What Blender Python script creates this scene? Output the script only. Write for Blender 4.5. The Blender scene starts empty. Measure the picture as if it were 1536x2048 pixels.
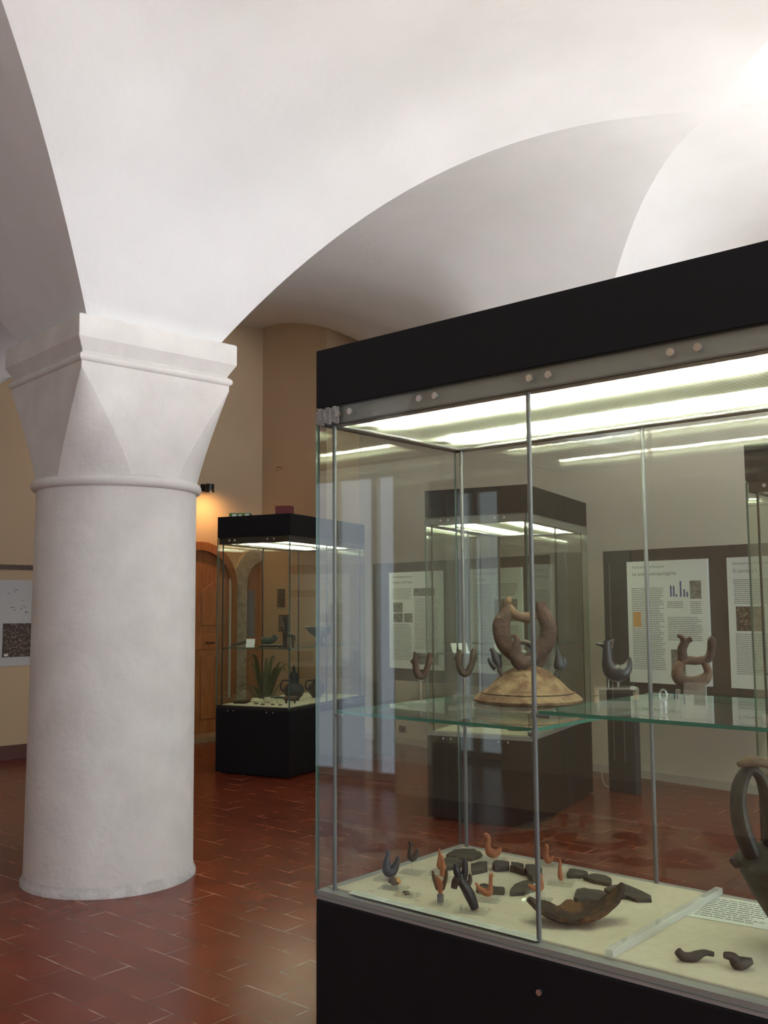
import bpy, bmesh, math, random
from mathutils import Vector, Matrix
random.seed(7)
C = bpy.context.scene.collection
S = bpy.context.scene
sin, cos, rad, PI = math.sin, math.cos, math.radians, math.pi

# ------------------------------------------------------------------ materials
def mat(name, col, rough=0.6, metal=0.0, spec=0.5, noise=None, bump=None, emit=None, coat=0.0):
    m = bpy.data.materials.new(name); m.use_nodes = True
    nt = m.node_tree; b = nt.nodes['Principled BSDF']
    b.inputs['Base Color'].default_value = (*col, 1)
    b.inputs['Roughness'].default_value = rough
    b.inputs['Metallic'].default_value = metal
    b.inputs['Specular IOR Level'].default_value = spec
    b.inputs['Coat Weight'].default_value = coat
    tc = nt.nodes.new('ShaderNodeTexCoord')
    if noise:
        col2, scale = noise[0], noise[1]
        lo, hi = (noise[2], noise[3]) if len(noise) > 3 else (0.35, 0.65)
        n = nt.nodes.new('ShaderNodeTexNoise'); n.inputs['Scale'].default_value = scale
        n.inputs['Detail'].default_value = 6
        r = nt.nodes.new('ShaderNodeValToRGB')
        r.color_ramp.elements[0].position = lo; r.color_ramp.elements[1].position = hi
        r.color_ramp.elements[0].color = (*col, 1); r.color_ramp.elements[1].color = (*col2, 1)
        nt.links.new(tc.outputs['Object'], n.inputs['Vector'])
        nt.links.new(n.outputs['Fac'], r.inputs['Fac'])
        nt.links.new(r.outputs['Color'], b.inputs['Base Color'])
    if bump:
        scale, strength, dist = bump
        n2 = nt.nodes.new('ShaderNodeTexNoise'); n2.inputs['Scale'].default_value = scale
        n2.inputs['Detail'].default_value = 5
        bp = nt.nodes.new('ShaderNodeBump'); bp.inputs['Strength'].default_value = strength
        bp.inputs['Distance'].default_value = dist
        nt.links.new(tc.outputs['Object'], n2.inputs['Vector'])
        nt.links.new(n2.outputs['Fac'], bp.inputs['Height'])
        nt.links.new(bp.outputs['Normal'], b.inputs['Normal'])
    if emit:
        b.inputs['Emission Color'].default_value = (*emit[0], 1)
        b.inputs['Emission Strength'].default_value = emit[1]
    return m

def glass_mat(name, tint, milk=0.0, refl=0.045, rough=0.0):
    m = bpy.data.materials.new(name); m.use_nodes = True
    nt = m.node_tree; nt.nodes.clear()
    out = nt.nodes.new('ShaderNodeOutputMaterial')
    tr = nt.nodes.new('ShaderNodeBsdfTransparent'); tr.inputs[0].default_value = (*tint, 1)
    gl = nt.nodes.new('ShaderNodeBsdfGlossy'); gl.inputs['Roughness'].default_value = rough
    gl.inputs['Color'].default_value = (1, 1, 1, 1)
    lw = nt.nodes.new('ShaderNodeLayerWeight'); lw.inputs['Blend'].default_value = 0.5
    pw = nt.nodes.new('ShaderNodeMath'); pw.operation = 'POWER'; pw.inputs[1].default_value = 5
    ml = nt.nodes.new('ShaderNodeMath'); ml.operation = 'MULTIPLY_ADD'
    ml.inputs[1].default_value = 1 - refl; ml.inputs[2].default_value = refl
    mx = nt.nodes.new('ShaderNodeMixShader')
    nt.links.new(lw.outputs['Facing'], pw.inputs[0]); nt.links.new(pw.outputs[0], ml.inputs[0])
    base = tr.outputs[0]
    if milk:
        df = nt.nodes.new('ShaderNodeBsdfDiffuse'); df.inputs[0].default_value = (.95, .97, .95, 1)
        m0 = nt.nodes.new('ShaderNodeMixShader'); m0.inputs[0].default_value = milk
        nt.links.new(tr.outputs[0], m0.inputs[1]); nt.links.new(df.outputs[0], m0.inputs[2]); base = m0.outputs[0]
    nt.links.new(ml.outputs[0], mx.inputs[0]); nt.links.new(base, mx.inputs[1]); nt.links.new(gl.outputs[0], mx.inputs[2])
    nt.links.new(mx.outputs[0], out.inputs[0])
    return m

def emis(name, col, s):
    m = bpy.data.materials.new(name); m.use_nodes = True
    nt = m.node_tree; nt.nodes.clear()
    out = nt.nodes.new('ShaderNodeOutputMaterial'); e = nt.nodes.new('ShaderNodeEmission')
    e.inputs[0].default_value = (*col, 1); e.inputs[1].default_value = s
    nt.links.new(e.outputs[0], out.inputs[0]); return m

def diffuser_mat():
    # white prismatic sheet with a fine square grid moulded into it
    m = bpy.data.materials.new('diffuser_sheet'); m.use_nodes = True
    nt = m.node_tree; nt.nodes.clear()
    out = nt.nodes.new('ShaderNodeOutputMaterial')
    tl = nt.nodes.new('ShaderNodeBsdfTranslucent'); df = nt.nodes.new('ShaderNodeBsdfDiffuse')
    tr = nt.nodes.new('ShaderNodeBsdfTransparent')
    tc = nt.nodes.new('ShaderNodeTexCoord'); br = nt.nodes.new('ShaderNodeTexBrick')
    br.offset = 0; br.inputs['Scale'].default_value = 1; br.inputs['Brick Width'].default_value = .016
    br.inputs['Row Height'].default_value = .016; br.inputs['Mortar Size'].default_value = .0016
    br.inputs['Color1'].default_value = (.93, .95, .86, 1); br.inputs['Color2'].default_value = (.93, .95, .86, 1)
    br.inputs['Mortar'].default_value = (.62, .70, .56, 1)
    nt.links.new(tc.outputs['Object'], br.inputs['Vector'])
    for n in (tl, df): nt.links.new(br.outputs['Color'], n.inputs[0])
    tr.inputs[0].default_value = (.94, .96, .88, 1)
    a = nt.nodes.new('ShaderNodeMixShader'); a.inputs[0].default_value = .35
    b = nt.nodes.new('ShaderNodeMixShader'); b.inputs[0].default_value = .24
    nt.links.new(tl.outputs[0], a.inputs[1]); nt.links.new(df.outputs[0], a.inputs[2])
    nt.links.new(a.outputs[0], b.inputs[1]); nt.links.new(tr.outputs[0], b.inputs[2])
    nt.links.new(b.outputs[0], out.inputs[0]); return m

def floor_mat():
    m = mat('terracotta_tiles', (.2, .05, .03), rough=.26, spec=.28)
    nt = m.node_tree; b = nt.nodes['Principled BSDF']
    tc = nt.nodes.new('ShaderNodeTexCoord'); mp = nt.nodes.new('ShaderNodeMapping')
    mp.inputs['Rotation'].default_value = (0, 0, rad(40.7))
    br = nt.nodes.new('ShaderNodeTexBrick'); br.inputs['Scale'].default_value = 1
    br.inputs['Brick Width'].default_value = .36; br.inputs['Row Height'].default_value = .18
    br.inputs['Mortar Size'].default_value = .0035; br.inputs['Mortar Smooth'].default_value = .3
    br.inputs['Color1'].default_value = (.20, .038, .017, 1); br.inputs['Color2'].default_value = (.165, .030, .014, 1)
    br.inputs['Mortar'].default_value = (.40, .20, .13, 1)
    no = nt.nodes.new('ShaderNodeTexNoise'); no.inputs['Scale'].default_value = 3.0; no.inputs['Detail'].default_value = 6
    rp = nt.nodes.new('ShaderNodeValToRGB')
    rp.color_ramp.elements[0].color = (.85, .85, .85, 1); rp.color_ramp.elements[1].color = (1.12, 1.1, 1.08, 1)
    rp.color_ramp.elements[0].position = .3; rp.color_ramp.elements[1].position = .7
    mu = nt.nodes.new('ShaderNodeMix'); mu.data_type = 'RGBA'; mu.blend_type = 'MULTIPLY'; mu.inputs[0].default_value = 1
    ng = nt.nodes.new('ShaderNodeTexNoise'); ng.inputs['Scale'].default_value = 5; ng.inputs['Detail'].default_value = 4
    rg_ = nt.nodes.new('ShaderNodeValToRGB'); rg_.color_ramp.elements[0].position = .48; rg_.color_ramp.elements[1].position = .66
    rg_.color_ramp.elements[0].color = (.15, .05, .03, 1); rg_.color_ramp.elements[1].color = (.55, .33, .23, 1)
    nt.links.new(tc.outputs['Object'], ng.inputs['Vector']); nt.links.new(ng.outputs['Fac'], rg_.inputs['Fac']); nt.links.new(rg_.outputs[0], br.inputs['Mortar'])
    nt.links.new(tc.outputs['Object'], mp.inputs['Vector']); nt.links.new(mp.outputs[0], br.inputs['Vector'])
    nt.links.new(tc.outputs['Object'], no.inputs['Vector']); nt.links.new(no.outputs['Fac'], rp.inputs['Fac'])
    nt.links.new(br.outputs['Color'], mu.inputs[6]); nt.links.new(rp.outputs['Color'], mu.inputs[7])
    nt.links.new(mu.outputs[2], b.inputs['Base Color'])
    n3 = nt.nodes.new('ShaderNodeTexNoise'); n3.inputs['Scale'].default_value = 14
    mr = nt.nodes.new('ShaderNodeMapRange'); mr.inputs[3].default_value = .20; mr.inputs[4].default_value = .27
    nt.links.new(tc.outputs['Object'], n3.inputs['Vector']); nt.links.new(n3.outputs['Fac'], mr.inputs[0])
    nt.links.new(mr.outputs[0], b.inputs['Roughness'])
    bp = nt.nodes.new('ShaderNodeBump'); bp.inputs['Strength'].default_value = .25; bp.inputs['Distance'].default_value = .002
    bp.invert = True
    nt.links.new(br.outputs['Fac'], bp.inputs['Height']); bp.inputs['Strength'].default_value = .05; nt.links.new(bp.outputs[0], b.inputs['Normal'])
    return m

def wood_mat(name, c1, c2, scale=6):
    m = mat(name, c1, rough=.4)
    nt = m.node_tree; b = nt.nodes['Principled BSDF']
    tc = nt.nodes.new('ShaderNodeTexCoord'); mp = nt.nodes.new('ShaderNodeMapping')
    mp.inputs['Scale'].default_value = (8, 8, .7)
    n = nt.nodes.new('ShaderNodeTexNoise'); n.inputs['Scale'].default_value = scale; n.inputs['Detail'].default_value = 6
    r = nt.nodes.new('ShaderNodeValToRGB'); r.color_ramp.elements[0].color = (*c1, 1); r.color_ramp.elements[1].color = (*c2, 1)
    r.color_ramp.elements[0].position = .35; r.color_ramp.elements[1].position = .7
    nt.links.new(tc.outputs['Object'], mp.inputs[0]); nt.links.new(mp.outputs[0], n.inputs['Vector'])
    nt.links.new(n.outputs['Fac'], r.inputs['Fac']); nt.links.new(r.outputs[0], b.inputs['Base Color']); return m

M = dict(
    plaster=mat('white_plaster', (.755, .745, .73), .9, spec=.2, noise=((.82, .81, .80), 1.6, .3, .7), bump=(7, .5, .012)),
    wall=mat('cream_wall_paint', (.57, .425, .275), .9, spec=.2, noise=((.62, .47, .31), 1.2, .3, .7), bump=(12, .15, .005)),
    wallpale=mat('pale_cream_wall_paint', (.76, .70, .59), .9, spec=.2, noise=((.80, .745, .64), 1.2, .3, .7), bump=(12, .15, .005)),
    stone=mat('limewashed_stone', (.67, .64, .60), .88, spec=.2, noise=((.77, .74, .695), 5, .3, .7), bump=(22, .45, .008)),
    stonebase=mat('scuffed_stone', (.50, .48, .46), .9, spec=.2, noise=((.66, .64, .615), 18, .3, .7), bump=(30, .8, .01)),
    rubble=mat('rough_stone', (.40, .34, .26), .95, spec=.1, noise=((.62, .55, .45), 14, .3, .7), bump=(16, 1, .03)),
    floor=floor_mat(),
    black=mat('black_lacquer', (.008, .008, .010), .55, spec=.25),
    blackshine=mat('black_gasket', (.006, .006, .006), .25, spec=.5),
    rail=mat('grey_painted_steel', (.38, .385, .38), .45, metal=.3),
    raildark=mat('dark_painted_steel', (.035, .033, .03), .4, metal=.3),
    rod=mat('satin_aluminium', (.19, .195, .21), .5, metal=.3),
    roddark=mat('dark_bronze_rod', (.03, .025, .022), .4, metal=.5),
    button=mat('brushed_steel', (.62, .61, .58), .25, metal=.9, noise=((.8, .8, .78), 90)),
    deck=mat('cream_fabric', (.72, .64, .51), .95, spec=.1, noise=((.77, .69, .56), 40), bump=(400, .2, .001)),
    glass=glass_mat('clear_glass', (.935, .955, .93)),
    shelfglass=glass_mat('shelf_glass', (.90, .95, .92)),
    edge=mat('glass_edge_green', (.01, .20, .14), .15, spec=.6),
    edgepale=mat('glass_edge_pale', (.10, .18, .15), .15, spec=.6),
    acrylic=glass_mat('clear_acrylic', (.985, .99, .985), milk=.10, refl=.08),
    acrylicthin=glass_mat('clear_acrylic_plate', (.98, .985, .975), milk=.07, refl=.06),
    diffuser=diffuser_mat(),
    tube=emis('fluorescent_tube', (1.0, .95, .84), 290),
    tray=mat('dark_tray', (.06, .06, .055), .7),
    added_uplight=emis('added_uplight_panel', (1., .985, .94), 50),  # glow of the unseen light strips added on the case hoods
    added_uplight_dim=emis('added_uplight_panel_dim', (1., .97, .93), 9),  # weaker version of the added hood strip
    acrylicbar=glass_mat('whitened_clear_acrylic', (.99, .99, .985), milk=.32, refl=.08),  # white mixed in imitates the bright edges of a clear bar
    white=mat('white_enamel', (.8, .82, .76), .5),
    tape=mat('crumpled_tape', (.30, .30, .29), .3, bump=(60, 1, .01)),
    clay=mat('orange_terracotta', (.36, .12, .055), .75, noise=((.46, .18, .09), 30), bump=(120, .3, .002)),
    claybrown=mat('worn_brown_clay', (.075, .043, .028), .75, noise=((.19, .115, .065), 22, .35, .7), bump=(70, .6, .004)),
    dome=mat('ochre_clay', (.085, .038, .018), .8, noise=((.22, .145, .08), 16, .42, .60), bump=(45, 1, .008)),
    ring=mat('dark_red_clay', (.038, .021, .017), .8, noise=((.085, .045, .032), 16, .35, .7), bump=(45, .9, .006)),
    bucch=mat('blue_black_clay', (.018, .02, .026), .42, spec=.6, bump=(60, .15, .002)),
    darkclay=mat('dark_brown_clay', (.03, .024, .02), .6, noise=((.075, .055, .042), 26), bump=(60, .5, .004)),
    shard=mat('grey_green_shard', (.055, .05, .04), .75, noise=((.10, .085, .062), 24), bump=(70, .8, .005)),
    shardbrown=mat('brown_shard', (.045, .030, .020), .8, noise=((.16, .075, .03), 16, .48, .66), bump=(40, 1, .008)),
    jug=mat('smoky_clay', (.016, .013, .011), .6, noise=((.06, .05, .036), 9, .45, .75), bump=(40, .5, .005)),
    green=mat('green_bronze', (.045, .065, .05), .6, noise=((.09, .12, .09), 30)),
    paper=mat('poster_paper', (.74, .76, .76), .8, spec=.2),
    label=mat('label_paper', (.80, .81, .76), .8, spec=.2),
    ink=mat('printed_ink', (.20, .20, .21), .9, spec=.1),
    inkpale=mat('pale_ink', (.42, .43, .43), .9, spec=.1),
    blueink=mat('blue_ink', (.06, .09, .25), .9),
    photo=mat('printed_photo_grey', (.09, .085, .08), .6, noise=((.26, .25, .24), 28)),
    photobrown=mat('printed_photo_brown', (.05, .03, .022), .6, noise=((.35, .24, .17), 45, .5, .72)),
    photoorange=mat('printed_photo_orange', (.55, .27, .09), .6, noise=((.62, .33, .13), 12)),
    board=mat('brown_panel', (.042, .028, .026), .7, noise=((.052, .036, .033), 5)),
    post=mat('blue_grey_post', (.022, .025, .034), .5),
    door=wood_mat('orange_brown_wood', (.34, .125, .045), (.46, .19, .075)),
    doordark=wood_mat('dark_wood', (.07, .028, .014), (.11, .045, .022)),
    ramp=wood_mat('worn_plank', (.30, .20, .13), (.40, .28, .18)),
    skirt=mat('red_brown_skirting', (.11, .035, .025), .5),
    skirtwhite=mat('pale_skirting', (.60, .58, .52), .6),
    lampblack=mat('black_lamp', (.01, .01, .01), .4),
    leaf=mat('dark_leaf', (.035, .075, .025), .5, noise=((.06, .11, .04), 12)),
    pot=mat('clay_pot', (.15, .07, .04), .7),
    soil=mat('soil', (.03, .02, .015), .95),
    redbox=mat('dark_red_card', (.16, .03, .03), .6),
    greenbox=mat('green_white_card', (.10, .22, .03), .6),
    whitecard=mat('white_card', (.75, .76, .74), .7),
    fragcream=mat('cream_fragment', (.66, .60, .45), .9, noise=((.74, .68, .52), 30)),
    cable=mat('white_cable', (.6, .58, .54), .5),
    sky=emis('daylight_pane', (.80, .90, 1.0), 1.0),
    winframe=mat('white_window_frame', (.7, .7, .68), .5),
)

# ------------------------------------------------------------------ helpers
class MB:
    def __init__(s): s.v = []; s.f = []; s.m = []
    def add(s, v, f, mi=0):
        o = len(s.v); s.v += [tuple(x) for x in v]; s.f += [tuple(i + o for i in q) for q in f]; s.m += [mi] * len(f); return s
    def box(s, x0, x1, y0, y1, z0, z1, mi=0):
        v = [(x, y, z) for z in (z0, z1) for y in (y0, y1) for x in (x0, x1)]
        return s.add(v, [(0, 2, 3, 1), (4, 5, 7, 6), (0, 1, 5, 4), (2, 6, 7, 3), (0, 4, 6, 2), (1, 3, 7, 5)], mi)
    def tube(s, pts, rs, n=12, sy=1.0, mi=0):
        # swept round section along pts; sy flattens the section sideways (local y)
        pts = [Vector(p) for p in pts]
        if isinstance(rs, (int, float)): rs = [rs] * len(pts)
        base = len(s.v); rings = []
        for i, p in enumerate(pts):
            t = (pts[min(i + 1, len(pts) - 1)] - pts[max(i - 1, 0)])
            t = t.normalized() if t.length > 1e-9 else Vector((0, 0, 1))
            if i == 0:
                up = Vector((0, 1, 0)) if abs(t.y) < .9 else Vector((1, 0, 0))
            a = (up - t * up.dot(t)); a = a.normalized() if a.length > 1e-6 else t.orthogonal().normalized(); up = a; b = t.cross(a)
            rings.append([p + (a * cos(2 * PI * k / n) * sy + b * sin(2 * PI * k / n)) * rs[i] for k in range(n)])
        v = [q for r in rings for q in r]; f = []
        for i in range(len(pts) - 1):
            for k in range(n):
                f.append((i * n + k, i * n + (k + 1) % n, (i + 1) * n + (k + 1) % n, (i + 1) * n + k))
        f.append(tuple(range(n))[::-1]); f.append(tuple((len(pts) - 1) * n + k for k in range(n)))
        return s.add(v, f, mi)
    def cyl(s, x, y, z0, z1, r, n=16, mi=0): return s.tube([(x, y, z0), (x, y, z1)], r, n, mi=mi)
    def lathe(s, prof, x=0, y=0, n=32, mi=0, a0=0, a1=2 * PI):
        full = abs(a1 - a0 - 2 * PI) < 1e-6; m = n if full else n + 1
        v = [(x + r * cos(a0 + (a1 - a0) * k / n), y + r * sin(a0 + (a1 - a0) * k / n), z) for r, z in prof for k in range(m)]
        f = []
        for i in range(len(prof) - 1):
            for k in range(n):
                k2 = (k + 1) % m
                f.append((i * m + k, i * m + k2, (i + 1) * m + k2, (i + 1) * m + k))
        return s.add(v, f, mi)
    def prism(s, poly, z0, z1, mi=0):
        n = len(poly)
        v = [(x, y, z0) for x, y in poly] + [(x, y, z1) for x, y in poly]
        f = [tuple(range(n))[::-1], tuple(range(n, 2 * n))] + [(i, (i + 1) % n, n + (i + 1) % n, n + i) for i in range(n)]
        return s.add(v, f, mi)
    def build(s, name, mats, parent=None, smooth=False, bevel=0, fix=True):
        me = bpy.data.meshes.new(name); me.from_pydata(s.v, [], s.f)
        if not isinstance(mats, (list, tuple)): mats = [mats]
        for m in mats: me.materials.append(m)
        for p, mi in zip(me.polygons, s.m): p.material_index = mi
        if fix:
            bm = bmesh.new(); bm.from_mesh(me)
            bmesh.ops.recalc_face_normals(bm, faces=bm.faces); bm.to_mesh(me); bm.free()
        if smooth:
            for p in me.polygons: p.use_smooth = True
        me.update()
        o = bpy.data.objects.new(name, me); C.objects.link(o)
        if parent: o.parent = parent
        if bevel:
            b = o.modifiers.new('bevel', 'BEVEL'); b.width = bevel; b.segments = 2; b.limit_method = 'ANGLE'
        if smooth:
            try:
                e = o.modifiers.new('edges', 'EDGE_SPLIT'); e.split_angle = rad(40)
            except Exception: pass
        return o

def rnd(pts, k=3):
    # smooth resampling of (x, y, z, r) control points, Catmull-Rom
    P = [tuple(p) for p in pts]; out = []
    for i in range(len(P) - 1):
        p0, p1, p2, p3 = P[max(i - 1, 0)], P[i], P[i + 1], P[min(i + 2, len(P) - 1)]
        for j in range(k):
            t = j / k
            out.append(tuple(.5 * ((2 * b) + (-a + c) * t + (2 * a - 5 * b + 4 * c - d) * t * t + (-a + 3 * b - 3 * c + d) * t ** 3)
                             for a, b, c, d in zip(p0, p1, p2, p3)))
    out.append(P[-1]); return out

def tag(o, label=None, cat=None, group=None, kind=None):
    if label: o['label'] = label
    if cat: o['category'] = cat
    if group: o['group'] = group
    if kind: o['kind'] = kind
    return o
def thing(name, label, cat, loc=(0, 0, 0), rz=0.0, group=None):
    o = bpy.data.objects.new(name, None); C.objects.link(o); o.empty_display_size = .1
    o.location = loc; o.rotation_euler = (0, 0, rz); return tag(o, label, cat, group)
def place(o, loc, rz=0.0): o.location = loc; o.rotation_euler = (0, 0, rz); return o

# ------------------------------------------------------------------ room frame: a along N1, b along N2
AZ = rad(47.244)
N1 = Vector((sin(AZ), cos(AZ))); N2 = Vector((-cos(AZ), sin(AZ)))
def R(a, b, z=0.0): p = N1 * a + N2 * b; return Vector((p.x, p.y, z))
YAW = math.atan2(N1.y, N1.x)          # yaw of an object whose local x runs along N1 and local y along N2
YAW_W1 = math.atan2(-N2.y, -N2.x)     # local x runs to the right for someone who faces the far right wall

A0, A1, AW = -2.1, 2.70, 7.55
B0, B1, B2, BW = -5.05, 0.09, 5.23, 9.87
ZS, ZR = 3.0, 1.38

def struct(name, mb, m, smooth=False, fix=True):
    o = mb.build(name, m, None, smooth, fix=fix); o.location = (0, 0, 0); o.rotation_euler = (0, 0, YAW); o['kind'] = 'structure'; return o

# floor
struct('floor', MB().box(-2.6, 8.1, -5.6, 10.4, -.1, 0), M['floor']).rotation_euler = (0, 0, YAW)
# the tile pattern runs along the display case, not along the walls
M['floor'].node_tree.nodes['Mapping'].inputs['Rotation'].default_value = (0, 0, YAW + rad(40.72))

# ------------------------------------------------------------------ vaulted ceiling
U0 = .38
def prof(u, U, p=2.4):                 # height of a barrel at distance u from its springing line, crown at U
    w = max(0., min(1., (u - U0) / (U - U0))); return ZS + ZR * (1 - (1 - w) ** p)
def inv(z, U, p=2.4):
    w = 1 - (1 - max(0., min(1., (z - ZS) / ZR))) ** (1 / p); return U0 + w * (U - U0)
def bay(mb, a0, a1, b0, b1, pa=2.4, wallside=False):
    # one quarter of a groin vault: springs at (a0,b0), crown at (a1,b1)
    n = 26; da = 1 if a1 > a0 else -1; db = 1 if b1 > b0 else -1
    U = abs(a1 - a0); V = abs(b1 - b0)
    if wallside:
        fa = lambda u: ZS + ZR * (1 - min(1, abs(U - u) / 1.75) ** 2)
        fi = lambda z: U - 1.75 * math.sqrt(max(0., 1 - (z - ZS) / ZR))
        us = [(U - 1.75) + 1.75 * (i / n) for i in range(n + 1)]
    else:
        fa = lambda u: prof(u, U, pa); fi = lambda z: inv(z, U, pa)
        us = [U0 + (U - U0) * (i / n) ** 1.5 for i in range(n + 1)]
    rows = []
    for u in us:
        z = fa(u); vs = inv(z, V)
        rows.append([(a0 + da * u, b0 + db * vs * j / 6, z) for j in range(7)])
    v = [q for r in rows for q in r]
    f = [(i * 7 + j, i * 7 + j + 1, (i + 1) * 7 + j + 1, (i + 1) * 7 + j) for i in range(n) for j in range(6)]
    mb.add(v, f)
    rows = []
    for i in range(n + 1):
        vv = U0 + (V - U0) * (i / n) ** 1.5; z = prof(vv, V); ue = fi(z)
        rows.append([(a0 + da * ue * j / 6, b0 + db * vv, z) for j in range(7)])
    v = [q for r in rows for q in r]
    mb.add(v, f)
    # flat bearing over the capital
    uu = us[0]
    mb.add([(a0, b0, ZS), (a0 + da * uu, b0, ZS), (a0 + da * uu, b0 + db * U0, ZS), (a0, b0 + db * U0, ZS)], [(0, 1, 2, 3)])

ceil = MB()
am = (A0 + A1) / 2; ac = 5.10; bm_ = (B1 + B2) / 2; bl = (B0 + B1) / 2; bq = (B2 + BW) / 2
for (b0, b1, bc) in ((B0, B1, bl), (B1, B2, bm_)):
    for bs in (b0, b1):
        bay(ceil, A0, am, bs, bc); bay(ceil, A1, am, bs, bc)
        bay(ceil, A1, ac, bs, bc); bay(ceil, AW, ac, bs, bc, wallside=True)
for bs in (B2, BW):
    bay(ceil, A0, am, bs, bq); bay(ceil, A1, am, bs, bq)
# far right bay: one wide barrel that climbs towards the end wall
def sstep(x): x = max(0., min(1., x)); return x * x * (3 - 2 * x)
def zq(a, b):
    wd = 1.75 + .75 * sstep((b - B2) / 1.5)
    f = prof(a - A1, 2.4) if a < ac else ZS + ZR * (1 - min(1, (a - ac) / wd) ** 2)
    h = 3.05 + 2.02 * (1 - max(0, 1 - (a - A1) / 5.0) ** 2.1); t = sstep((b - B2) / (BW - B2))
    z = f * (1 - t) + h * t
    g = prof(min(b - B2, BW - b), (BW - B2) / 2)
    return max(z, g)
na, nb = 97, 92
v = [(A1 + (AW - A1) * i / na, B2 + (BW - B2) * j / nb, 0) for i in range(na + 1) for j in range(nb + 1)]
v = [(x, y, zq(x, y)) for x, y, _ in v]
f = [(i * (nb + 1) + j, i * (nb + 1) + j + 1, (i + 1) * (nb + 1) + j + 1, (i + 1) * (nb + 1) + j) for i in range(na) for j in range(nb)]
ceil.add(v, f)
co = ceil.build('ceiling', M['plaster'], None, smooth=False, fix=False)
co.rotation_euler = (0, 0, YAW); co['kind'] = 'structure'
bm = bmesh.new(); bm.from_mesh(co.data); bmesh.ops.remove_doubles(bm, verts=bm.verts, dist=.0008); bm.to_mesh(co.data); bm.free()
for p_ in co.data.polygons: p_.use_smooth = True
e = co.modifiers.new('edges', 'EDGE_SPLIT'); e.split_angle = rad(14)

# ------------------------------------------------------------------ walls
struct('wall_right', MB().box(AW, AW + .3, -5.5, BW + .4, 0, 5.3), M['wallpale'])
struct('wall_return', MB().box(7.05, AW, 8.6, BW, 0, 5.3), M['wall'])
struct('wall_back', MB().box(-2.6, AW, BW, BW + .3, 0, 5.3), M['wall'])
WZ = 5.0
# left wall with its glazed door opening (b 4.97..6.25), front wall with two tall windows
w = MB(); w.box(A0 - .55, A0 - .1, -5.5, -3.3, 0, WZ).box(A0 - .55, A0 - .1, -1.9, 4.97, 0, WZ).box(A0 - .55, A0 - .1, 6.25, BW + .3, 0, WZ)
w.box(A0 - .55, A0 - .1, 4.97, 6.25, 2.71, WZ).box(A0 - .55, A0 - .1, -3.3, -1.9, 0, .9).box(A0 - .55, A0 - .1, -3.3, -1.9, 2.9, WZ)
struct('wall_left', w, M['wall'])
w = MB(); FW = [(-.9, 1.5), (3.9, 6.3)]
xs = [-2.6, -.9, 1.5, 3.9, 6.3, AW]
for i in (0, 2, 4): w.box(xs[i], xs[i + 1], B0 - .55, B0 - .1, 0, WZ)
for x0, x1 in FW: w.box(x0, x1, B0 - .55, B0 - .1, 0, .35).box(x0, x1, B0 - .55, B0 - .1, 3.25, WZ)
struct('wall_front', w, M['wall'])

def window(name, x0, x1, y, z0, z1, mats, along_b=False, bars=(2, 3), pane=True, power=1.0, col=(.8, .9, 1.)):
    root = bpy.data.objects.new(name, None); C.objects.link(root); root['kind'] = 'structure'
    root.rotation_euler = (0, 0, YAW)
    def bx(mb, u0, u1, d0, d1, h0, h1):
        return mb.box(d0, d1, u0, u1, h0, h1) if along_b else mb.box(u0, u1, d0, d1, h0, h1)
    fr = MB(); t = .06
    bx(fr, x0, x0 + t, y, y + .07, z0, z1); bx(fr, x1 - t, x1, y, y + .07, z0, z1)
    bx(fr, x0, x1, y, y + .07, z0, z0 + t); bx(fr, x0, x1, y, y + .07, z1 - t, z1)
    for i in range(1, bars[0]):
        xm = x0 + (x1 - x0) * i / bars[0]; bx(fr, xm - .03, xm + .03, y + .005, y + .065, z0, z1)
    for i in range(1, bars[1]):
        zm = z0 + (z1 - z0) * i / bars[1]; bx(fr, x0, x1, y + .01, y + .06, zm - .02, zm + .02)
    fr.build('window_frame', M['winframe'], root)
    pm = emis('daylight_' + name, col, power)
    pn = MB(); bx(pn, x0, x1, y - .03, y - .02, z0, z1); o = pn.build('pane', pm, root)
    return root
WP = 7.2
window('window_1', -.9, 1.5, B0 - .5, .35, 3.25, None, power=WP, col=(.70, .83, 1.))
window('window_2', 3.9, 6.3, B0 - .5, .35, 3.25, None, power=WP * 1.25, col=(.70, .83, 1.))
window('window_3', -3.3, -1.9, A0 - .5, .9, 2.9, None, along_b=True, power=1.5, col=(.85, .93, 1.))
window('door_2', 4.97, 6.25, A0 - .5, 0.02, 2.71, None, along_b=True, bars=(3, 1), power=1.15, col=(.74, .84, 1.))

# skirtings
struct('baseboard_right', MB().box(AW - .015, AW, -5.1, 8.6, 0, .07), M['skirtwhite'])
struct('baseboard_back', MB().box(-2.2, 5.7, BW - .02, BW, 0, .14), M['skirt'])

# ------------------------------------------------------------------ column
CX = R(A1, B2)
col = thing('stone_column', 'massive round limewashed stone column with a faceted capital', 'column', (CX.x, CX.y, 0), YAW)
r0 = .455
sh = MB(); N = 72
prof_s = [(r0 + .028, .0), (r0 + .03, .03), (r0 + .024, .07)]
sh.lathe([(r0 + .026, 0), (r0 + .026, .012), (r0 + .019, .028), (r0 + .012, .045), (r0 + .01, .055)], n=N)
sh.build('base_band', M['stonebase'], col, smooth=True)
sh = MB(); sh.lathe([(r0 + .01, .055), (r0 + .008, .3), (r0 + .006, .8), (r0 + .003, 1.5), (r0, 2.17)], n=N); sh.build('shaft', M['stone'], col, smooth=True)
rg = MB(); rg.lathe([(r0 - .005, 2.165)] + [(r0 + .004 + .026 * cos(a), 2.20 + .030 * sin(a)) for a in [(-PI / 2 + PI * i / 10) for i in range(11)]] + [(r0 - .005, 2.235)], n=N)
rg.build('collar_ring', M['stone'], col, smooth=True)
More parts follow.
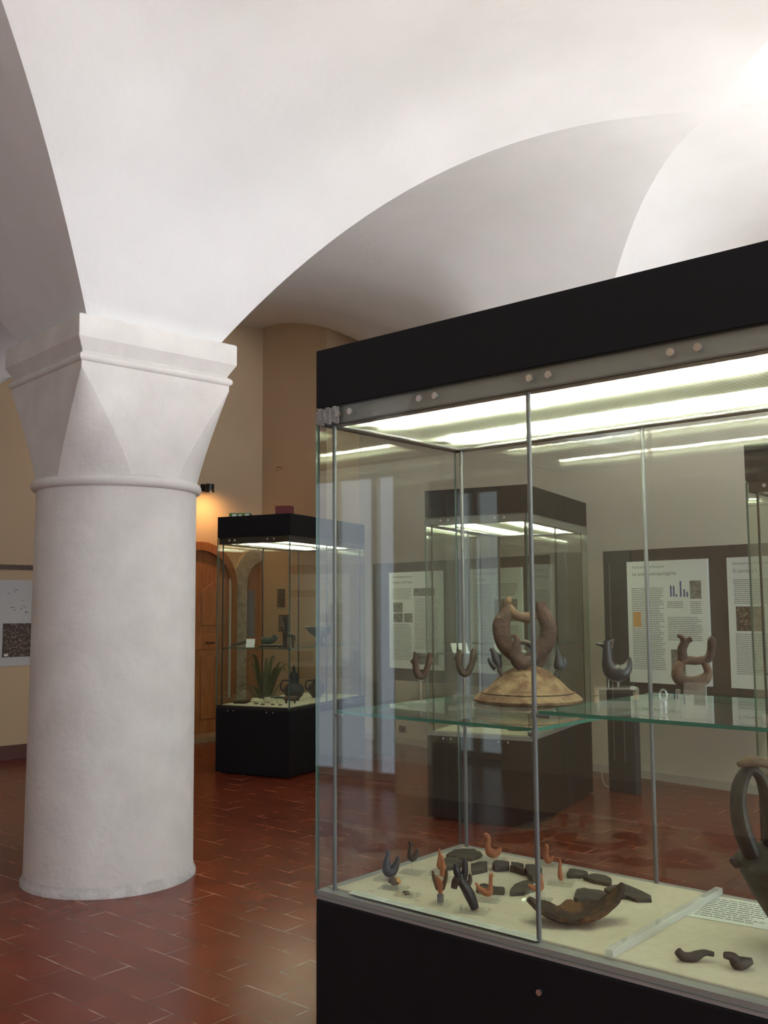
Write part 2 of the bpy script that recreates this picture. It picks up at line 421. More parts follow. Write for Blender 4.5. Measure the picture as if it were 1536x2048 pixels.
# capital: circle below, square above; flat faces cut the circle, corners swell out as cone pieces
cap = MB(); wsq = .462; rr = r0 + .002; wf = .434
bot = []; top = []
th0 = math.acos(wf / rr)
NA = 10
for q in range(4):
    base = q * PI / 2
    pts = [base + th0 + (PI / 2 - 2 * th0) * i / NA for i in range(NA + 1)]
    cx_, cy_ = cos(base + PI / 4) * wsq * math.sqrt(2), sin(base + PI / 4) * wsq * math.sqrt(2)
    for th in pts: bot.append((rr * cos(th), rr * sin(th))); top.append((cx_, cy_))
rows = []; L = 12; zb0, zt0 = 2.225, 2.78
n = len(bot)
for i in range(L + 1):
    t = i / L; e_ = t ** 1.18
    rows.append([(b[0] * (1 - e_) + t_[0] * e_, b[1] * (1 - e_) + t_[1] * e_, zb0 + (zt0 - zb0) * t) for b, t_ in zip(bot, top)])
v = [p for r in rows for p in r]
f = [(i * n + k, i * n + (k + 1) % n, (i + 1) * n + (k + 1) % n, (i + 1) * n + k) for i in range(L) for k in range(n)]
cap.add(v, f)
cb = cap.build('capital', M['stone'], col, fix=False)
bm = bmesh.new(); bm.from_mesh(cb.data); bmesh.ops.remove_doubles(bm, verts=bm.verts, dist=.0005)
bmesh.ops.recalc_face_normals(bm, faces=bm.faces); bm.to_mesh(cb.data); bm.free()
for p_ in cb.data.polygons: p_.use_smooth = True
e = cb.modifiers.new('edges', 'EDGE_SPLIT'); e.split_angle = rad(9)
def sq_prof(mb, prof):
    v = [(sx * r, sy * r, z) for r, z in prof for sx, sy in ((1, 1), (-1, 1), (-1, -1), (1, -1))]
    f = [(i * 4 + k, i * 4 + (k + 1) % 4, (i + 1) * 4 + (k + 1) % 4, (i + 1) * 4 + k) for i in range(len(prof) - 1) for k in range(4)]
    return mb.add(v, f)
nk = MB(); sq_prof(nk, [(wsq, 2.775), (wsq, 2.815)]); nk.build('neck_block', M['stone'], col)
bd = MB(); sq_prof(bd, [(wsq - .002, 2.81)] + [(wsq - .002 + .018 * cos(a), 2.833 + .022 * sin(a)) for a in [(-PI / 2 + PI * i / 8) for i in range(9)]] + [(wsq, 2.858)])
bd.build('bead_moulding', M['stone'], col)
ab = MB(); sq_prof(ab, [(0, 2.856), (wsq - .008, 2.856), (wsq - .004, 2.87), (.490, 2.925), (.4955, 2.935), (.4955, 3.05), (.488, 3.058), (0, 3.058)])
ab.build('abacus', M['stone'], col, bevel=.004)

# ------------------------------------------------------------------ display cases
ZB, ZF, ZRr, ZC, ZT = .585, .612, 2.098, 2.156, 2.353
def make_case(label, corner, az_s, L, W, rodm, railm, clear, tape=False, rods=(.05, .80), gap=0.0, group='tall glass display cases', tubes=(.17, .58), added_uplight=False):
    s = Vector((sin(az_s), cos(az_s)))
    root = thing('display_case', label, 'display case', (corner[0], corner[1], 0), math.atan2(s.y, s.x), group)
    MB().box(.0, L, .0, W, .012, ZB).build('base_cabinet', M['black'], root, bevel=.006)
    MB().box(.05, L - .05, .05, W - .05, 0, .012).build('plinth', M['blackshine'], root)
    fr = MB()
    for (x0, x1, y0, y1) in ((0, L, 0, .045), (0, L, W - .045, W), (0, .045, .045, W - .045), (L - .045, L, .045, W - .045)):
        fr.box(x0 + .003, x1 - .003, y0 + .003, y1 - .003, ZB, ZF)
    fr.build('base_frame', railm, root)
    MB().box(.045, L - .045, .045, W - .045, ZB, ZF + .006).build('display_deck', M['deck'], root, bevel=.004)
    g = .008
    def pane(x0, x1, y0, y1, axis):
        mb = MB(); mb.box(x0, x1, y0, y1, ZB + .012, ZC - .004)
        # narrow faces carry the green edge colour
        for i, fa in enumerate(mb.f):
            pass
        mb.m = [0] * 6
        # face order: bottom, top, y0, y1, x0, x1
        mb.m[0] = mb.m[1] = 1
        if axis == 'x': mb.m[4] = mb.m[5] = 1
        else: mb.m[2] = mb.m[3] = 1
        mb.build('glass_pane', [M['glass'], M['edgepale']], root, fix=True)
    pane(0, L, -.001, g - .001, 'x'); pane(0, L, W - g + .001, W + .001, 'x')
    pane(-.001, g - .001, g + .002, W - g - .002, 'y'); pane(L - g + .001, L + .001, g + .002, W - g - .002, 'y')
    # top frame
    tf = MB(); d = g + .004
    for (x0, x1, y0, y1) in ((d, L - d, d, d + .012), (d, L - d, W - d - .012, W - d), (d, d + .012, d, W - d), (L - d - .012, L - d, d, W - d)):
        tf.box(x0, x1, y0, y1, ZRr, ZC)
    for (x0, x1, y0, y1) in ((d, L - d, d, d + .05), (d, L - d, W - d - .05, W - d), (d, d + .05, d, W - d), (L - d - .05, L - d, d, W - d)):
        tf.box(x0, x1, y0, y1, ZRr, ZRr + .005)
    tf.build('top_frame', railm, root)
    MB().box(d + .045, L - d - .045, d + .045, W - d - .045, ZRr + .008, ZRr + .011).build('diffuser_panel', M['diffuser'], root)
    for ty in tubes:
        tb = MB(); tb.tube([(.12, ty, ZRr + .034), (L - .12, ty, ZRr + .034)], .013, 10)
        tb.build('light_tube', M['tube'], root)
        rf = MB()  # unseen baffles added to hold the diffuser glow in two bands
        for sy_ in (-1, 1): rf.box(.12, L - .12, ty + sy_ * .05 - .001, ty + sy_ * .05 + .001, ZRr + .024, ZRr + .075)
        rf.box(.12, L - .12, ty - .051, ty + .051, ZRr + .075, ZRr + .077); rf.build('added_lamp_baffle', M['white'], root)
        for hx in (.09, L - .12): MB().box(hx, hx + .03, ty - .02, ty + .02, ZRr + .012, ZRr + .13).build('lamp_holder', M['white'], root)
    # canopy: hollow hood
    cn = MB(); t = .01; z0 = ZC + .004 + gap
    cn.box(0, L, 0, W, ZT - t, ZT); cn.box(0, L, 0, t, z0, ZT - t); cn.box(0, L, W - t, W, z0, ZT - t)
    cn.box(0, t, t, W - t, z0, ZT - t); cn.box(L - t, L, t, W - t, z0, ZT - t)
    cn.build('canopy', M['black'], root)
    MB().box(.02, L - .02, .02, W - .02, ZRr + .13, ZRr + .135).build('reflector_tray', M['tray'], root)
    if added_uplight:  # unseen glowing strip added on the hood to brighten the vault
        MB().box(.12, L - .12, W / 2 - .09, W / 2 + .09, ZT, ZT + .007).build('added_uplight_trough', M['black'], root)
        MB().box(.14, L - .14, W / 2 - .07, W / 2 + .07, ZT + .007, ZT + .009).build('added_uplight_panel', M['added_uplight' if not (added_uplight == 2) else 'added_uplight_dim'], root)
    gs = MB()
    for (x0, x1, y0, y1) in ((.004, L - .004, .004, .012), (.004, L - .004, W - .012, W - .004), (.004, .012, .012, W - .012), (L - .012, L - .004, .012, W - .012)):
        gs.box(x0, x1, y0, y1, ZC - .003, ZC + .006)
    if not gap: gs.build('gasket', M['blackshine'], root)
    # rods
    for rs in rods:
        for ry in (.035, W - .032):
            MB().cyl(rs, ry, ZF, ZRr, .0068, 12).build('support_rod', rodm, root, smooth=True)
    # buttons on the long and short faces
    zb = ZC - .028
    def button(x, y, nx, ny, z, r=.0105):
        b = MB(); b.tube([(x, y, z), (x + nx * .006, y + ny * .006, z)], r, 14); b.build('steel_button', M['button'], root)
    for xx in clear.get('front', ()): button(xx, -.001, 0, -1, zb)
    for yy in clear.get('side', ()): button(-.001, yy, -1, 0, zb)
    for xx in clear.get('front_low', ()): button(xx, .0, 0, -1, ZB - .016, .007)
    for yy in clear.get('side_low', ()): button(.0, yy, -1, 0, ZB - .016, .007)
    return root
def case_pt(corner, az_s, s, t, z=0):
    S_ = Vector((sin(az_s), cos(az_s))); T_ = Vector((sin(az_s - PI / 2), cos(az_s - PI / 2)))
    p = Vector(corner) + S_ * s + T_ * t; return Vector((p.x, p.y, z))
K1 = ((-.2229, 3.1726), rad(130.717)); K2 = ((-.8466, 8.719), rad(26.45)); K3 = ((.9984, 6.7315), rad(27.99)); K4 = ((1.925, 5.125), rad(130.2))
L1, W1 = 1.56, .775
c1 = make_case('large lit glass display case with black hood in the foreground', K1[0], K1[1], L1, W1, M['rod'], M['rail'],
               dict(front=(.10, .155, .44, .50, .83, .89, 1.24, 1.31)), rods=(.05, .80, 1.51), added_uplight=True)
MB().tube([(1.0 - .18, -.001, .50), (1.0 - .18, -.006, .50)], .008, 12).build('lock', M['button'], c1)
tp = MB(); n_ = 9
for i in range(n_):
    x0 = .004 + i * .011; tp.box(x0, x0 + .012, -.006 - .002 * (i % 2), -.001, ZC - .052 - .004 * ((i * 7) % 3), ZC - .008 + .003 * ((i * 5) % 3))
tp.build('adhesive_tape', M['tape'], c1)
c2 = make_case('lit glass case with black hood beside the column, small boxes lying on top', K2[0], K2[1], 1.45, .80, M['roddark'], M['raildark'],
               dict(side=(.17, .24, .60, .66), side_low=(.17, .24, .60, .66)), rods=(.05, .72, 1.40), gap=.0)
c3 = make_case('glass case seen through the big case, holding open booklets', K3[0], K3[1], 1.45, .79, M['roddark'], M['rail'],
               dict(side=(.17, .24, .60, .66), side_low=(.17, .24, .60, .66)), rods=(.05, .72, 1.40), added_uplight=2)
c4 = make_case('glass case cut off by the right edge of the picture', K4[0], K4[1], 1.45, .775, M['roddark'], M['raildark'],
               dict(front=(.1, .16)), rods=(.05, .75, 1.40), added_uplight=True)

# glass shelves: green edges
def shelf(parent, x0, x1, y0, y1, z, dark=True):
    mb = MB(); mb.box(x0, x1, y0, y1, z - .010, z); mb.m = [0, 0, 1, 1, 1, 1]
    return mb.build('glass_shelf', [M['shelfglass'], M['edge'] if dark else M['edgepale']], parent)
Z1, Z2 = 1.17, 1.22
shelf(c1, .045, .795, .045, .735, Z1); shelf(c1, .815, 1.515, .03, .73, Z2)
def bracket(parent, x, y, z, rodm, dx=.05):
    b = MB(); b.cyl(x, y, z - .022, z - .004, .010, 12); b.tube([(x, y, z - .013), (x + dx, y, z - .013)], .0065, 10); b.build('shelf_bracket', rodm, parent, smooth=True)
for x, z, dx in ((.05, Z1, .035), (.80, Z1, -.02), (.80, Z2, .05), (1.51, Z2, -.03)):
    for y in (.035, W1 - .032): bracket(c1, x, y, z, M['rod'], dx)
shelf(c2, .05, 1.38, .05, .75, 1.14, False); shelf(c3, .06, .70, .05, .74, 1.17, False); shelf(c3, .74, 1.38, .05, .74, 1.22, False); shelf(c4, .05, .72, .05, .73, 1.15)
for c_, z in ((c2, 1.14), (c3, 1.17)):
    for x in (.05, 1.40):
        for y in (.035, .76): bracket(c_, x, y, z, M['roddark'], .03 if x < 1 else -.03)
# drawn frame line of the middle shelf in the dark-rod cases
def P1(s, t, z=ZF + .006): return case_pt(K1[0], K1[1], s, t, z)
ZD = ZF + .0065

# ------------------------------------------------------------------ exhibits in the large case
def figure(name, label, cat, s, t, z, parts, px, group=None, rz=0.0, k=K1):
    """parts: list of (name, material, [(tube points (cx, cy, r, [dy])...)]) in photo-crop units around an origin; px = units per metre"""
    p = case_pt(k[0], k[1], s, t, z)
    single = len(parts) == 1
    root = None if single else thing(name, label, cat, tuple(p), rz, group)
    for nm, m, tubes in parts:
        mb = MB()
        for tb in tubes:
            sy = 1.0
            if isinstance(tb, tuple): sy, tb = tb
            q = [(a[0] / px, (a[3] if len(a) > 3 else 0) / px, a[1] / px, a[2] / px) for a in tb]
            q = rnd(q, 4); mb.tube([x[:3] for x in q], [max(.0006, x[3]) for x in q], 12, sy)
        if single:
            o = mb.build(name, m, None, smooth=True); place(o, p, rz); tag(o, label, cat, group); return o
        mb.build(nm, m, root, smooth=True)
    return root
def plate(s, t, z, w, d, h, label, rz=0.0, m=None, group='clear acrylic display stands', extra=None, k=K1):
    mb = MB().box(-w / 2, w / 2, -d / 2, d / 2, 0, h)
    if extra: extra(mb)
    o = mb.build('acrylic_stand', m or M['acrylicthin'], None, bevel=.0008); place(o, case_pt(k[0], k[1], s, t, z), rz); return tag(o, label, 'stand', group)
def off(pts, ox, oy): return [(x - ox, oy - y, r) + tuple(rest) for (x, y, r, *rest) in pts]

HZ = rad(-25)
# D1 large blue-black bird
plate(.12, .217, ZD, .085, .07, .006, 'clear acrylic plate under the large blue-black bird', HZ)
figure('bird_figurine', 'large glossy blue-black clay bird with upright neck and tail, near the left glass corner', 'figurine', .12, .217, ZD + .006,
    [('body', M['bucch'], [off([(330, 385, 22), (318, 430, 34), (300, 520, 48), (290, 620, 70), (310, 710, 95), (370, 735, 92), (425, 670, 72), (462, 590, 50), (482, 520, 34), (478, 478, 14)], 330, 830)])], 5077, 'clay bird figurines')
# D2 small dark bird on rod
plate(.128, .326, ZD, .075, .06, .005, 'small acrylic plate with a thin rod holding the small dark bird', HZ, extra=lambda mb: mb.cyl(0, 0, .005, .037, .0018, 8))
figure('bird_figurine', 'small dark clay bird perched on a thin clear rod', 'figurine', .128, .326, ZD + .036,
    [('body', M['darkclay'], [off([(655, 235, 10), (672, 218, 26), (690, 240, 28), (690, 300, 30), (675, 380, 40), (685, 450, 55), (725, 480, 52), (775, 430, 46), (800, 370, 34), (800, 315, 14)], 710, 530)])], 4958, 'clay bird figurines')
# D3 brown knob on plate
plate(.198, .150, ZD, .09, .06, .004, 'flat acrylic plate under the striped bead', HZ)
figure('bead_fragment', 'small brown ribbed bead with a yellow stripe', 'bead', .198, .150, ZD + .004,
    [('ribs', M['claybrown'], [off([(330, 960, 20), (360, 940, 55), (400, 940, 80), (420, 945, 60)], 415, 1035), off([(430, 900, 30), (440, 950, 75), (445, 990, 60)], 415, 1035)]),
     ('stripe', M['photoorange'], [off([(470, 880, 22), (475, 930, 62), (470, 985, 40)], 415, 1035)])], 5240)
# D4 acrylic box with tiny fragment
plate(.278, .119, ZD, .075, .05, .005, 'thin acrylic plate under two tiny ring fragments', HZ)
for i, (ds, lab) in enumerate(((0, 'tiny pale ring fragment, the larger of two on a thin plate'), (.018, 'tiny grey ring fragment beside the larger one'))):
    mb = MB(); r_ = .009 - .003 * i
    mb.tube([(r_ * cos(a), r_ * .7 * sin(a), .004) for a in [i_ * PI / 8 for i_ in range(13)]], .0022, 6)
    place(mb.build('ring_fragment', M['claybrown'], None, smooth=True), P1(.272 + ds, .119 - ds * .8, ZD + .005)); tag(bpy.context.scene.collection.objects[-1], lab, 'fragment')
# D5 orange slender bird
plate(.211, .37, ZD, .06, .05, .012, 'clear acrylic block beneath the slender orange bird seen from the front', HZ)
figure('bird_figurine', 'slender orange clay bird seen head-on behind the horned figure', 'figurine', .211, .372, ZD + .012,
    [('body', M['clay'], [off([(1172, 388, 12), (1176, 440, 22), (1180, 520, 34), (1182, 600, 55), (1185, 665, 62), (1185, 715, 34)], 1180, 735)])], 4983, 'clay bird figurines')
figure('bird_figurine', 'orange clay bird with a long neck tucked between the horned figure and the blue-black figure', 'figurine', .262, .318, ZD + .012,
    [('body', M['clay'], [off([(1285, 640, 16), (1305, 680, 28), (1318, 760, 34), (1325, 860, 48), (1318, 930, 55), (1290, 975, 30)], 1310, 985)])], 5000, 'clay bird figurines')
plate(.262, .318, ZD, .06, .05, .012, 'clear acrylic block beneath the long-necked orange bird', HZ)
# D6 horned figure on cylinder
plate(.411, .112, ZD, .055, .05, .007, 'round-edged acrylic base under the dark cylinder', HZ)
o = MB().cyl(0, 0, 0, .022, .0098, 20).build('pedestal_cylinder', M['rod'], None, smooth=True); place(o, P1(.411, .112, ZD + .007)); tag(o, 'short grey cylinder carrying the horned orange figure', 'pedestal')
figure('horned_figurine', 'orange and dark clay figure with two upright horns on a grey cylinder', 'figurine', .411, .112, ZD + .029,
    [('body', M['clay'], [off([(1140, 800, 20), (1170, 880, 52), (1195, 950, 62), (1200, 1020, 50), (1200, 1080, 30)], 1200, 1095)]),
     ('horn', M['claybrown'], [off([(1078, 715, 16), (1090, 790, 28), (1120, 900, 34), (1165, 1010, 40)], 1200, 1095)]),
     ('horn', M['claybrown'], [off([(1305, 690, 16), (1300, 790, 30), (1275, 900, 36), (1230, 1010, 42)], 1200, 1095)])], 5530)
# D7 large dark blue-black animal handle
plate(.524, .118, ZD, .095, .06, .007, 'oval acrylic base under the tall blue-black two-horned handle', HZ)
figure('horned_animal', 'tall blue-black clay handle shaped as an animal with two upright ears', 'figurine', .524, .118, ZD + .007,
    [('body', M['bucch'], [off([(470, 1045, 52), (440, 960, 62), (400, 870, 68), (350, 780, 62), (300, 700, 56), (300, 620, 44)], 440, 1050)]),
     ('muzzle', M['darkclay'], [off([(215, 800, 40), (230, 740, 48), (260, 700, 60), (320, 680, 50)], 440, 1050)]),
     ('ear', M['bucch'], [off([(350, 440, 18), (352, 500, 36), (350, 600, 42), (335, 700, 40)], 440, 1050)]),
     ('ear', M['bucch'], [off([(235, 505, 22), (245, 560, 46), (265, 640, 48), (290, 700, 40)], 440, 1050)]),
     ('mane', M['darkclay'], [off([(410, 640, 20), (415, 700, 28), (390, 760, 34), (350, 790, 30)], 440, 1050)])], 4230)
# D8 orange swan back
plate(.254, .62, ZD, .09, .05, .012, 'clear acrylic block under the orange swan near the back rod', HZ)
figure('bird_figurine', 'orange clay swan with curved neck and small tail at the back of the deck', 'figurine', .254, .62, ZD + .012,
    [('body', M['clay'], [off([(572, 95, 14), (598, 92, 28), (632, 120, 28), (635, 175, 28), (625, 235, 36), (650, 300, 56), (710, 315, 54), (760, 285, 36), (785, 245, 14)], 690, 370)])], 3545, 'clay bird figurines')
# D9 orange bird right-facing
plate(.496, .234, ZD, .08, .055, .012, 'clear acrylic block under the orange bird facing right', HZ)
figure('bird_figurine', 'orange clay bird facing right inside the broken dark rim', 'figurine', .496, .234, ZD + .012,
    [('body', M['clay'], [off([(510, 690, 12), (545, 750, 26), (610, 800, 44), (670, 805, 48), (690, 740, 30), (695, 660, 24), (700, 600, 26), (728, 612, 14)], 650, 855)])], 4083, 'clay bird figurines')
# D10
plate(.612, .33, ZD, .085, .055, .005, 'acrylic base with two clear cylinders beside the front rod', HZ, m=M['acrylic'], extra=lambda mb: (mb.cyl(-.015, 0, .005, .024, .010, 14), mb.cyl(.015, 0, .005, .024, .010, 14)))
figure('bird_figurine', 'orange clay bird raised on clear cylinders behind the front rod', 'figurine', .612, .33, ZD + .024,
    [('body', M['clay'], [off([(1130, 705, 12), (1180, 740, 30), (1240, 760, 40), (1290, 740, 34), (1290, 660, 24), (1285, 600, 22), (1310, 600, 12)], 1240, 800)])], 4058, 'clay bird figurines')
# D11, D12
plate(.43, .697, ZD, .09, .05, .006, 'acrylic plate under the orange swan against the back glass', HZ)
figure('bird_figurine', 'orange clay swan against the back glass, partly behind the front rod', 'figurine', .43, .697, ZD + .006,
    [('body', M['clay'], [off([(1362, 215, 14), (1380, 230, 28), (1382, 290, 28), (1375, 350, 36), (1400, 405, 38), (1440, 385, 28), (1462, 345, 10)], 1410, 440)])], 3584, 'clay bird figurines')
plate(.579, .523, ZD, .08, .05, .010, 'acrylic plate under the thin orange bird right of the front rod', HZ)
figure('bird_figurine', 'thin orange clay bird standing alone right of the front rod', 'figurine', .579, .523, ZD + .010,
    [('body', M['clay'], [off([(298, 300, 4), (300, 330, 8), (298, 370, 13), (302, 400, 16), (305, 420, 10)], 302, 425)])], 1783, 'clay bird figurines')

# sherds lying on the deck (outlines in case coordinates)
SH = {
    'lens_back': ([(0.095, 0.554), (0.073, 0.635), (0.092, 0.665), (0.122, 0.687), (0.166, 0.668), (0.195, 0.643), (0.2, 0.61), (0.197, 0.568), (0.164, 0.553), (0.137, 0.553), (0.122, 0.537)], 'shard', 'flat grey lens-shaped sherd at the back left of the deck'),
    'lens_left': ([(0.127, 0.485), (0.121, 0.533), (0.156, 0.546), (0.208, 0.505), (0.22, 0.476), (0.214, 0.445), (0.204, 0.406), (0.19, 0.407)], 'shard', 'flat grey sherd just in front of the lens-shaped one'),
    'rim_a': ([(0.253, 0.483), (0.258, 0.529), (0.279, 0.551), (0.319, 0.494), (0.311, 0.462), (0.303, 0.42)], 'darkclay', 'dark rim sherd forming the upper left of the broken ring'),
    'rim_b': ([(0.299, 0.547), (0.293, 0.571), (0.316, 0.593), (0.34, 0.594), (0.366, 0.552), (0.354, 0.527), (0.336, 0.507), (0.316, 0.523)], 'darkclay', 'rounded dark rim sherd at the top of the broken ring'),
    'rim_c': ([(0.344, 0.591), (0.366, 0.603), (0.396, 0.596), (0.442, 0.528), (0.421, 0.533), (0.388, 0.545), (0.371, 0.543)], 'darkclay', 'dark rim sherd between the top and the right of the broken ring'),
    'rim_d': ([(0.397, 0.596), (0.413, 0.622), (0.456, 0.607), (0.49, 0.556), (0.514, 0.494), (0.51, 0.467), (0.475, 0.496), (0.437, 0.536)], 'darkclay', 'wide dark rim sherd at the right of the broken ring'),
    'rim_e': ([(0.418, 0.28), (0.398, 0.329), (0.404, 0.346), (0.456, 0.339), (0.483, 0.351), (0.51, 0.309), (0.483, 0.291), (0.436, 0.263)], 'shard', 'olive grey sherd lying behind the orange bird facing right'),
    'rim_f': ([(0.514, 0.322), (0.484, 0.395), (0.483, 0.445), (0.49, 0.471), (0.515, 0.46), (0.561, 0.399), (0.558, 0.343), (0.53, 0.307)], 'shard', 'leaf-shaped olive sherd at the lower right of the broken ring'),
    'small_a': ([(0.559, 0.596), (0.523, 0.67), (0.549, 0.679), (0.592, 0.675), (0.608, 0.649), (0.596, 0.618)], 'shard', 'small dark sherd, left of the pair near the back edge'),
    'small_b': ([(0.608, 0.61), (0.613, 0.666), (0.656, 0.676), (0.689, 0.653), (0.718, 0.598), (0.693, 0.595), (0.651, 0.596)], 'shard', 'pointed dark sherd, right of the pair near the back edge'),
    'dark_a': ([(0.702, 0.384), (0.658, 0.482), (0.671, 0.505), (0.736, 0.513), (0.804, 0.469), (0.822, 0.435), (0.787, 0.418), (0.737, 0.407), (0.72, 0.378)], 'darkclay', 'dark jagged sherd directly behind the large bowl fragment'),
    'dark_b': ([(0.722, 0.535), (0.722, 0.583), (0.755, 0.621), (0.799, 0.6), (0.872, 0.558), (0.888, 0.528), (0.854, 0.5), (0.812, 0.508), (0.786, 0.487)], 'darkclay', 'long dark curved sherd at the right of the back group'),
}
def sherd(pts, m, label, h=.014):
    cx = sum(p[0] for p in pts) / len(pts); cy = sum(p[1] for p in pts) / len(pts)
    # jagged outline
    out = []
    for i, p in enumerate(pts):
        q = pts[(i + 1) % len(pts)]; out.append((p[0] - cx, p[1] - cy))
        L_ = math.hypot(q[0] - p[0], q[1] - p[1])
        for kk in (1, 2):
            j = L_ * .07; out.append((p[0] + (q[0] - p[0]) * kk / 3 - cx + random.uniform(-j, j), p[1] + (q[1] - p[1]) * kk / 3 - cy + random.uniform(-j, j)))
    n = len(out); v = []; f = []
    rings = [(.97, 0), (.97, h * .8), (.93, h), (.6, h * 1.04), (.25, h * 1.06)]
    for sc, z in rings: v += [(x * sc, y * sc, z + (random.uniform(0, .001) if z else 0)) for x, y in out]
    for i in range(len(rings) - 1): f += [(i * n + k_, i * n + (k_ + 1) % n, (i + 1) * n + (k_ + 1) % n, (i + 1) * n + k_) for k_ in range(n)]
    f += [tuple(range(n))[::-1], tuple(range((len(rings) - 1) * n, len(rings) * n))]
    o = MB().add(v, f).build('pottery_sherd', M[m], None, smooth=True)
    s_ = Vector((sin(K1[1]), cos(K1[1]))); place(o, P1(cx, cy, ZD), math.atan2(s_.y, s_.x)); return tag(o, label, 'sherd', 'pottery sherds on the deck')
for key, (pts, m, lab) in SH.items(): sherd([(px_ * .95 + .05 * sum(q_[0] for q_ in pts) / len(pts), py_ * .95 + .05 * sum(q_[1] for q_ in pts) / len(pts)) for px_, py_ in pts] if key.startswith('rim') else pts, m, lab, .02 if m == 'darkclay' and key.startswith('rim') else .012)

# large bowl fragment: piece of a thick shallow bowl lying hollow side up
def bowl_fragment():
    n = 44; mm = 12; Rr = .175; th = .012
    rim = []
    for k in range(n):
        a = 2 * PI * k / n
        lim = 36 + 20 * max(0, cos(a - .10)) ** 4 + 9 * max(0, cos(a - 3.0)) ** 2 + 4 * sin(5 * a + 1) + 3 * sin(9 * a) + random.uniform(-2, 2)
        if sin(a) < -.3: lim -= 9
        if sin(a) > .5: lim -= 5
        rim.append(rad(lim))
    v = []; f = []
    for side, rr_ in ((0, Rr), (1, Rr - th)):
        for i in range(mm + 1):
            for k in range(n):
                a = 2 * PI * k / n; ph = rim[k] * i / mm
                x = rr_ * sin(ph) * cos(a); y = rr_ * sin(ph) * sin(a) * .78; z = Rr - rr_ * cos(ph)
                v.append((x, y, z))
    o2 = (mm + 1) * n
    for i in range(mm):
        for k in range(n):
            k2 = (k + 1) % n
            f.append((i * n + k, i * n + k2, (i + 1) * n + k2, (i + 1) * n + k)); f.append((o2 + i * n + k, o2 + (i + 1) * n + k, o2 + (i + 1) * n + k2, o2 + i * n + k2))
    for k in range(n):
        k2 = (k + 1) % n; f.append((mm * n + k, mm * n + k2, o2 + mm * n + k2, o2 + mm * n + k))
    o = MB().add(v, f).build('bowl_fragment', M['shardbrown'], None, smooth=True)
    place(o, P1(.80, .215, ZD), rad(4)); return tag(o, 'large brown curved bowl fragment with jagged edge and raised right tip', 'sherd', 'pottery sherds on the deck')
bowl_fragment()
# clear divider bar
s_ = Vector((sin(K1[1]), cos(K1[1]))); YK1 = math.atan2(s_.y, s_.x)
o = MB().box(-.011, .011, 0, .71, 0, .020).build('divider_bar', M['acrylicbar'], None, bevel=.001); place(o, P1(1.005, .034, ZD), YK1); tag(o, 'long clear square acrylic bar lying across the deck', 'divider')
# small dark spouts at right
figure('spout_fragment', 'dark clay spout fragment with a long tail, left of the two at the front right', 'sherd', 1.18, .150, ZD,
    [('body', M['darkclay'], [off([(1002, 862, 22), (1030, 890, 26), (1075, 898, 30), (1110, 885, 26), (1150, 872, 18), (1198, 880, 14)], 1095, 915)])], 2197, 'pottery sherds on the deck')
figure('spout_fragment', 'dark rounded clay handle fragment, right of the two at the front right', 'sherd', 1.283, .165, ZD,
    [('body', M['darkclay'], [off([(1282, 895, 18), (1325, 905, 26), (1350, 935, 36), (1390, 935, 32), (1432, 925, 16)], 1355, 968)])], 2218, 'pottery sherds on the deck')

# printed label sheets
def text_bars(mb, x0, x1, y0, y1, lh, th, z, ragged=.1, seed=0):
    rg = random.Random(seed); y = y1
    while y - th > y0:
        x = x0; xe = x1 - (rg.random() ** 3) * (x1 - x0) * ragged
        while x < xe:
            w_ = min(rg.uniform(1.2, 5.5) * th, xe - x); mb.add([(x, y - th, z), (x + w_, y - th, z), (x + w_, y, z), (x, y, z)], [(0, 1, 2, 3)]); x += w_ + th * .55
        y -= lh
def flat_sheet(name, label, s, t, rz, w, h, seed, k=K1, z=None, title=True):
    root = thing(name, label, 'label', tuple(case_pt(k[0], k[1], s, t, ZD if z is None else z)), rz)
    MB().box(-w / 2, w / 2, -h / 2, h / 2, 0, .0012).build('sheet', M['label'], root)
    mb = MB(); text_bars(mb, -w * .44, w * .44, -h * .42, h * .42, h * .085, h * .028, .0014, .25, seed)
    mb.build('printed_text', M['ink'], root, fix=False); return root
flat_sheet('label_sheet', 'printed white label sheet lying on the deck left of the big jug', 1.115, .60, YK1 + rad(6), .22, .23, 3)
st = thing('label_strip', 'long white label strip along the front edge of the deck', 'label', tuple(P1(.46, .032, ZD)), YK1)
MB().box(-.34, .34, -.013, .022, 0, .0012).build('strip_card', M['label'], st)
mb = MB()
for i in range(5): text_bars(mb, -.33 + i * .135, -.33 + i * .135 + .115, -.008, .016, .0052, .0017, .0014, .3, 20 + i)
mb.build('printed_text', M['inkpale'], st, fix=False)
for i, (s__, t__) in enumerate(((.16, .085), (.335, .095), (.73, .33), (.70, .27))):
    mb = MB(); r_ = .0085
    mb.tube([(r_ * cos(a), r_ * sin(a), 0.001) for a in [j * PI / 8 for j in range(17)]], .0008, 5)
    mb.box(-.0008, .0008, -.004, .004, 0, .0015)
    o = place(mb.build('number_marker', M['acrylic'], None), P1(s__, t__, ZD)); tag(o, ('clear round number marker nearest the left front corner', 'clear round number marker beside the ring fragments', 'clear round number marker behind the bowl fragment', 'clear round number marker left of the bowl fragment tip')[i], 'marker', 'clear number markers')

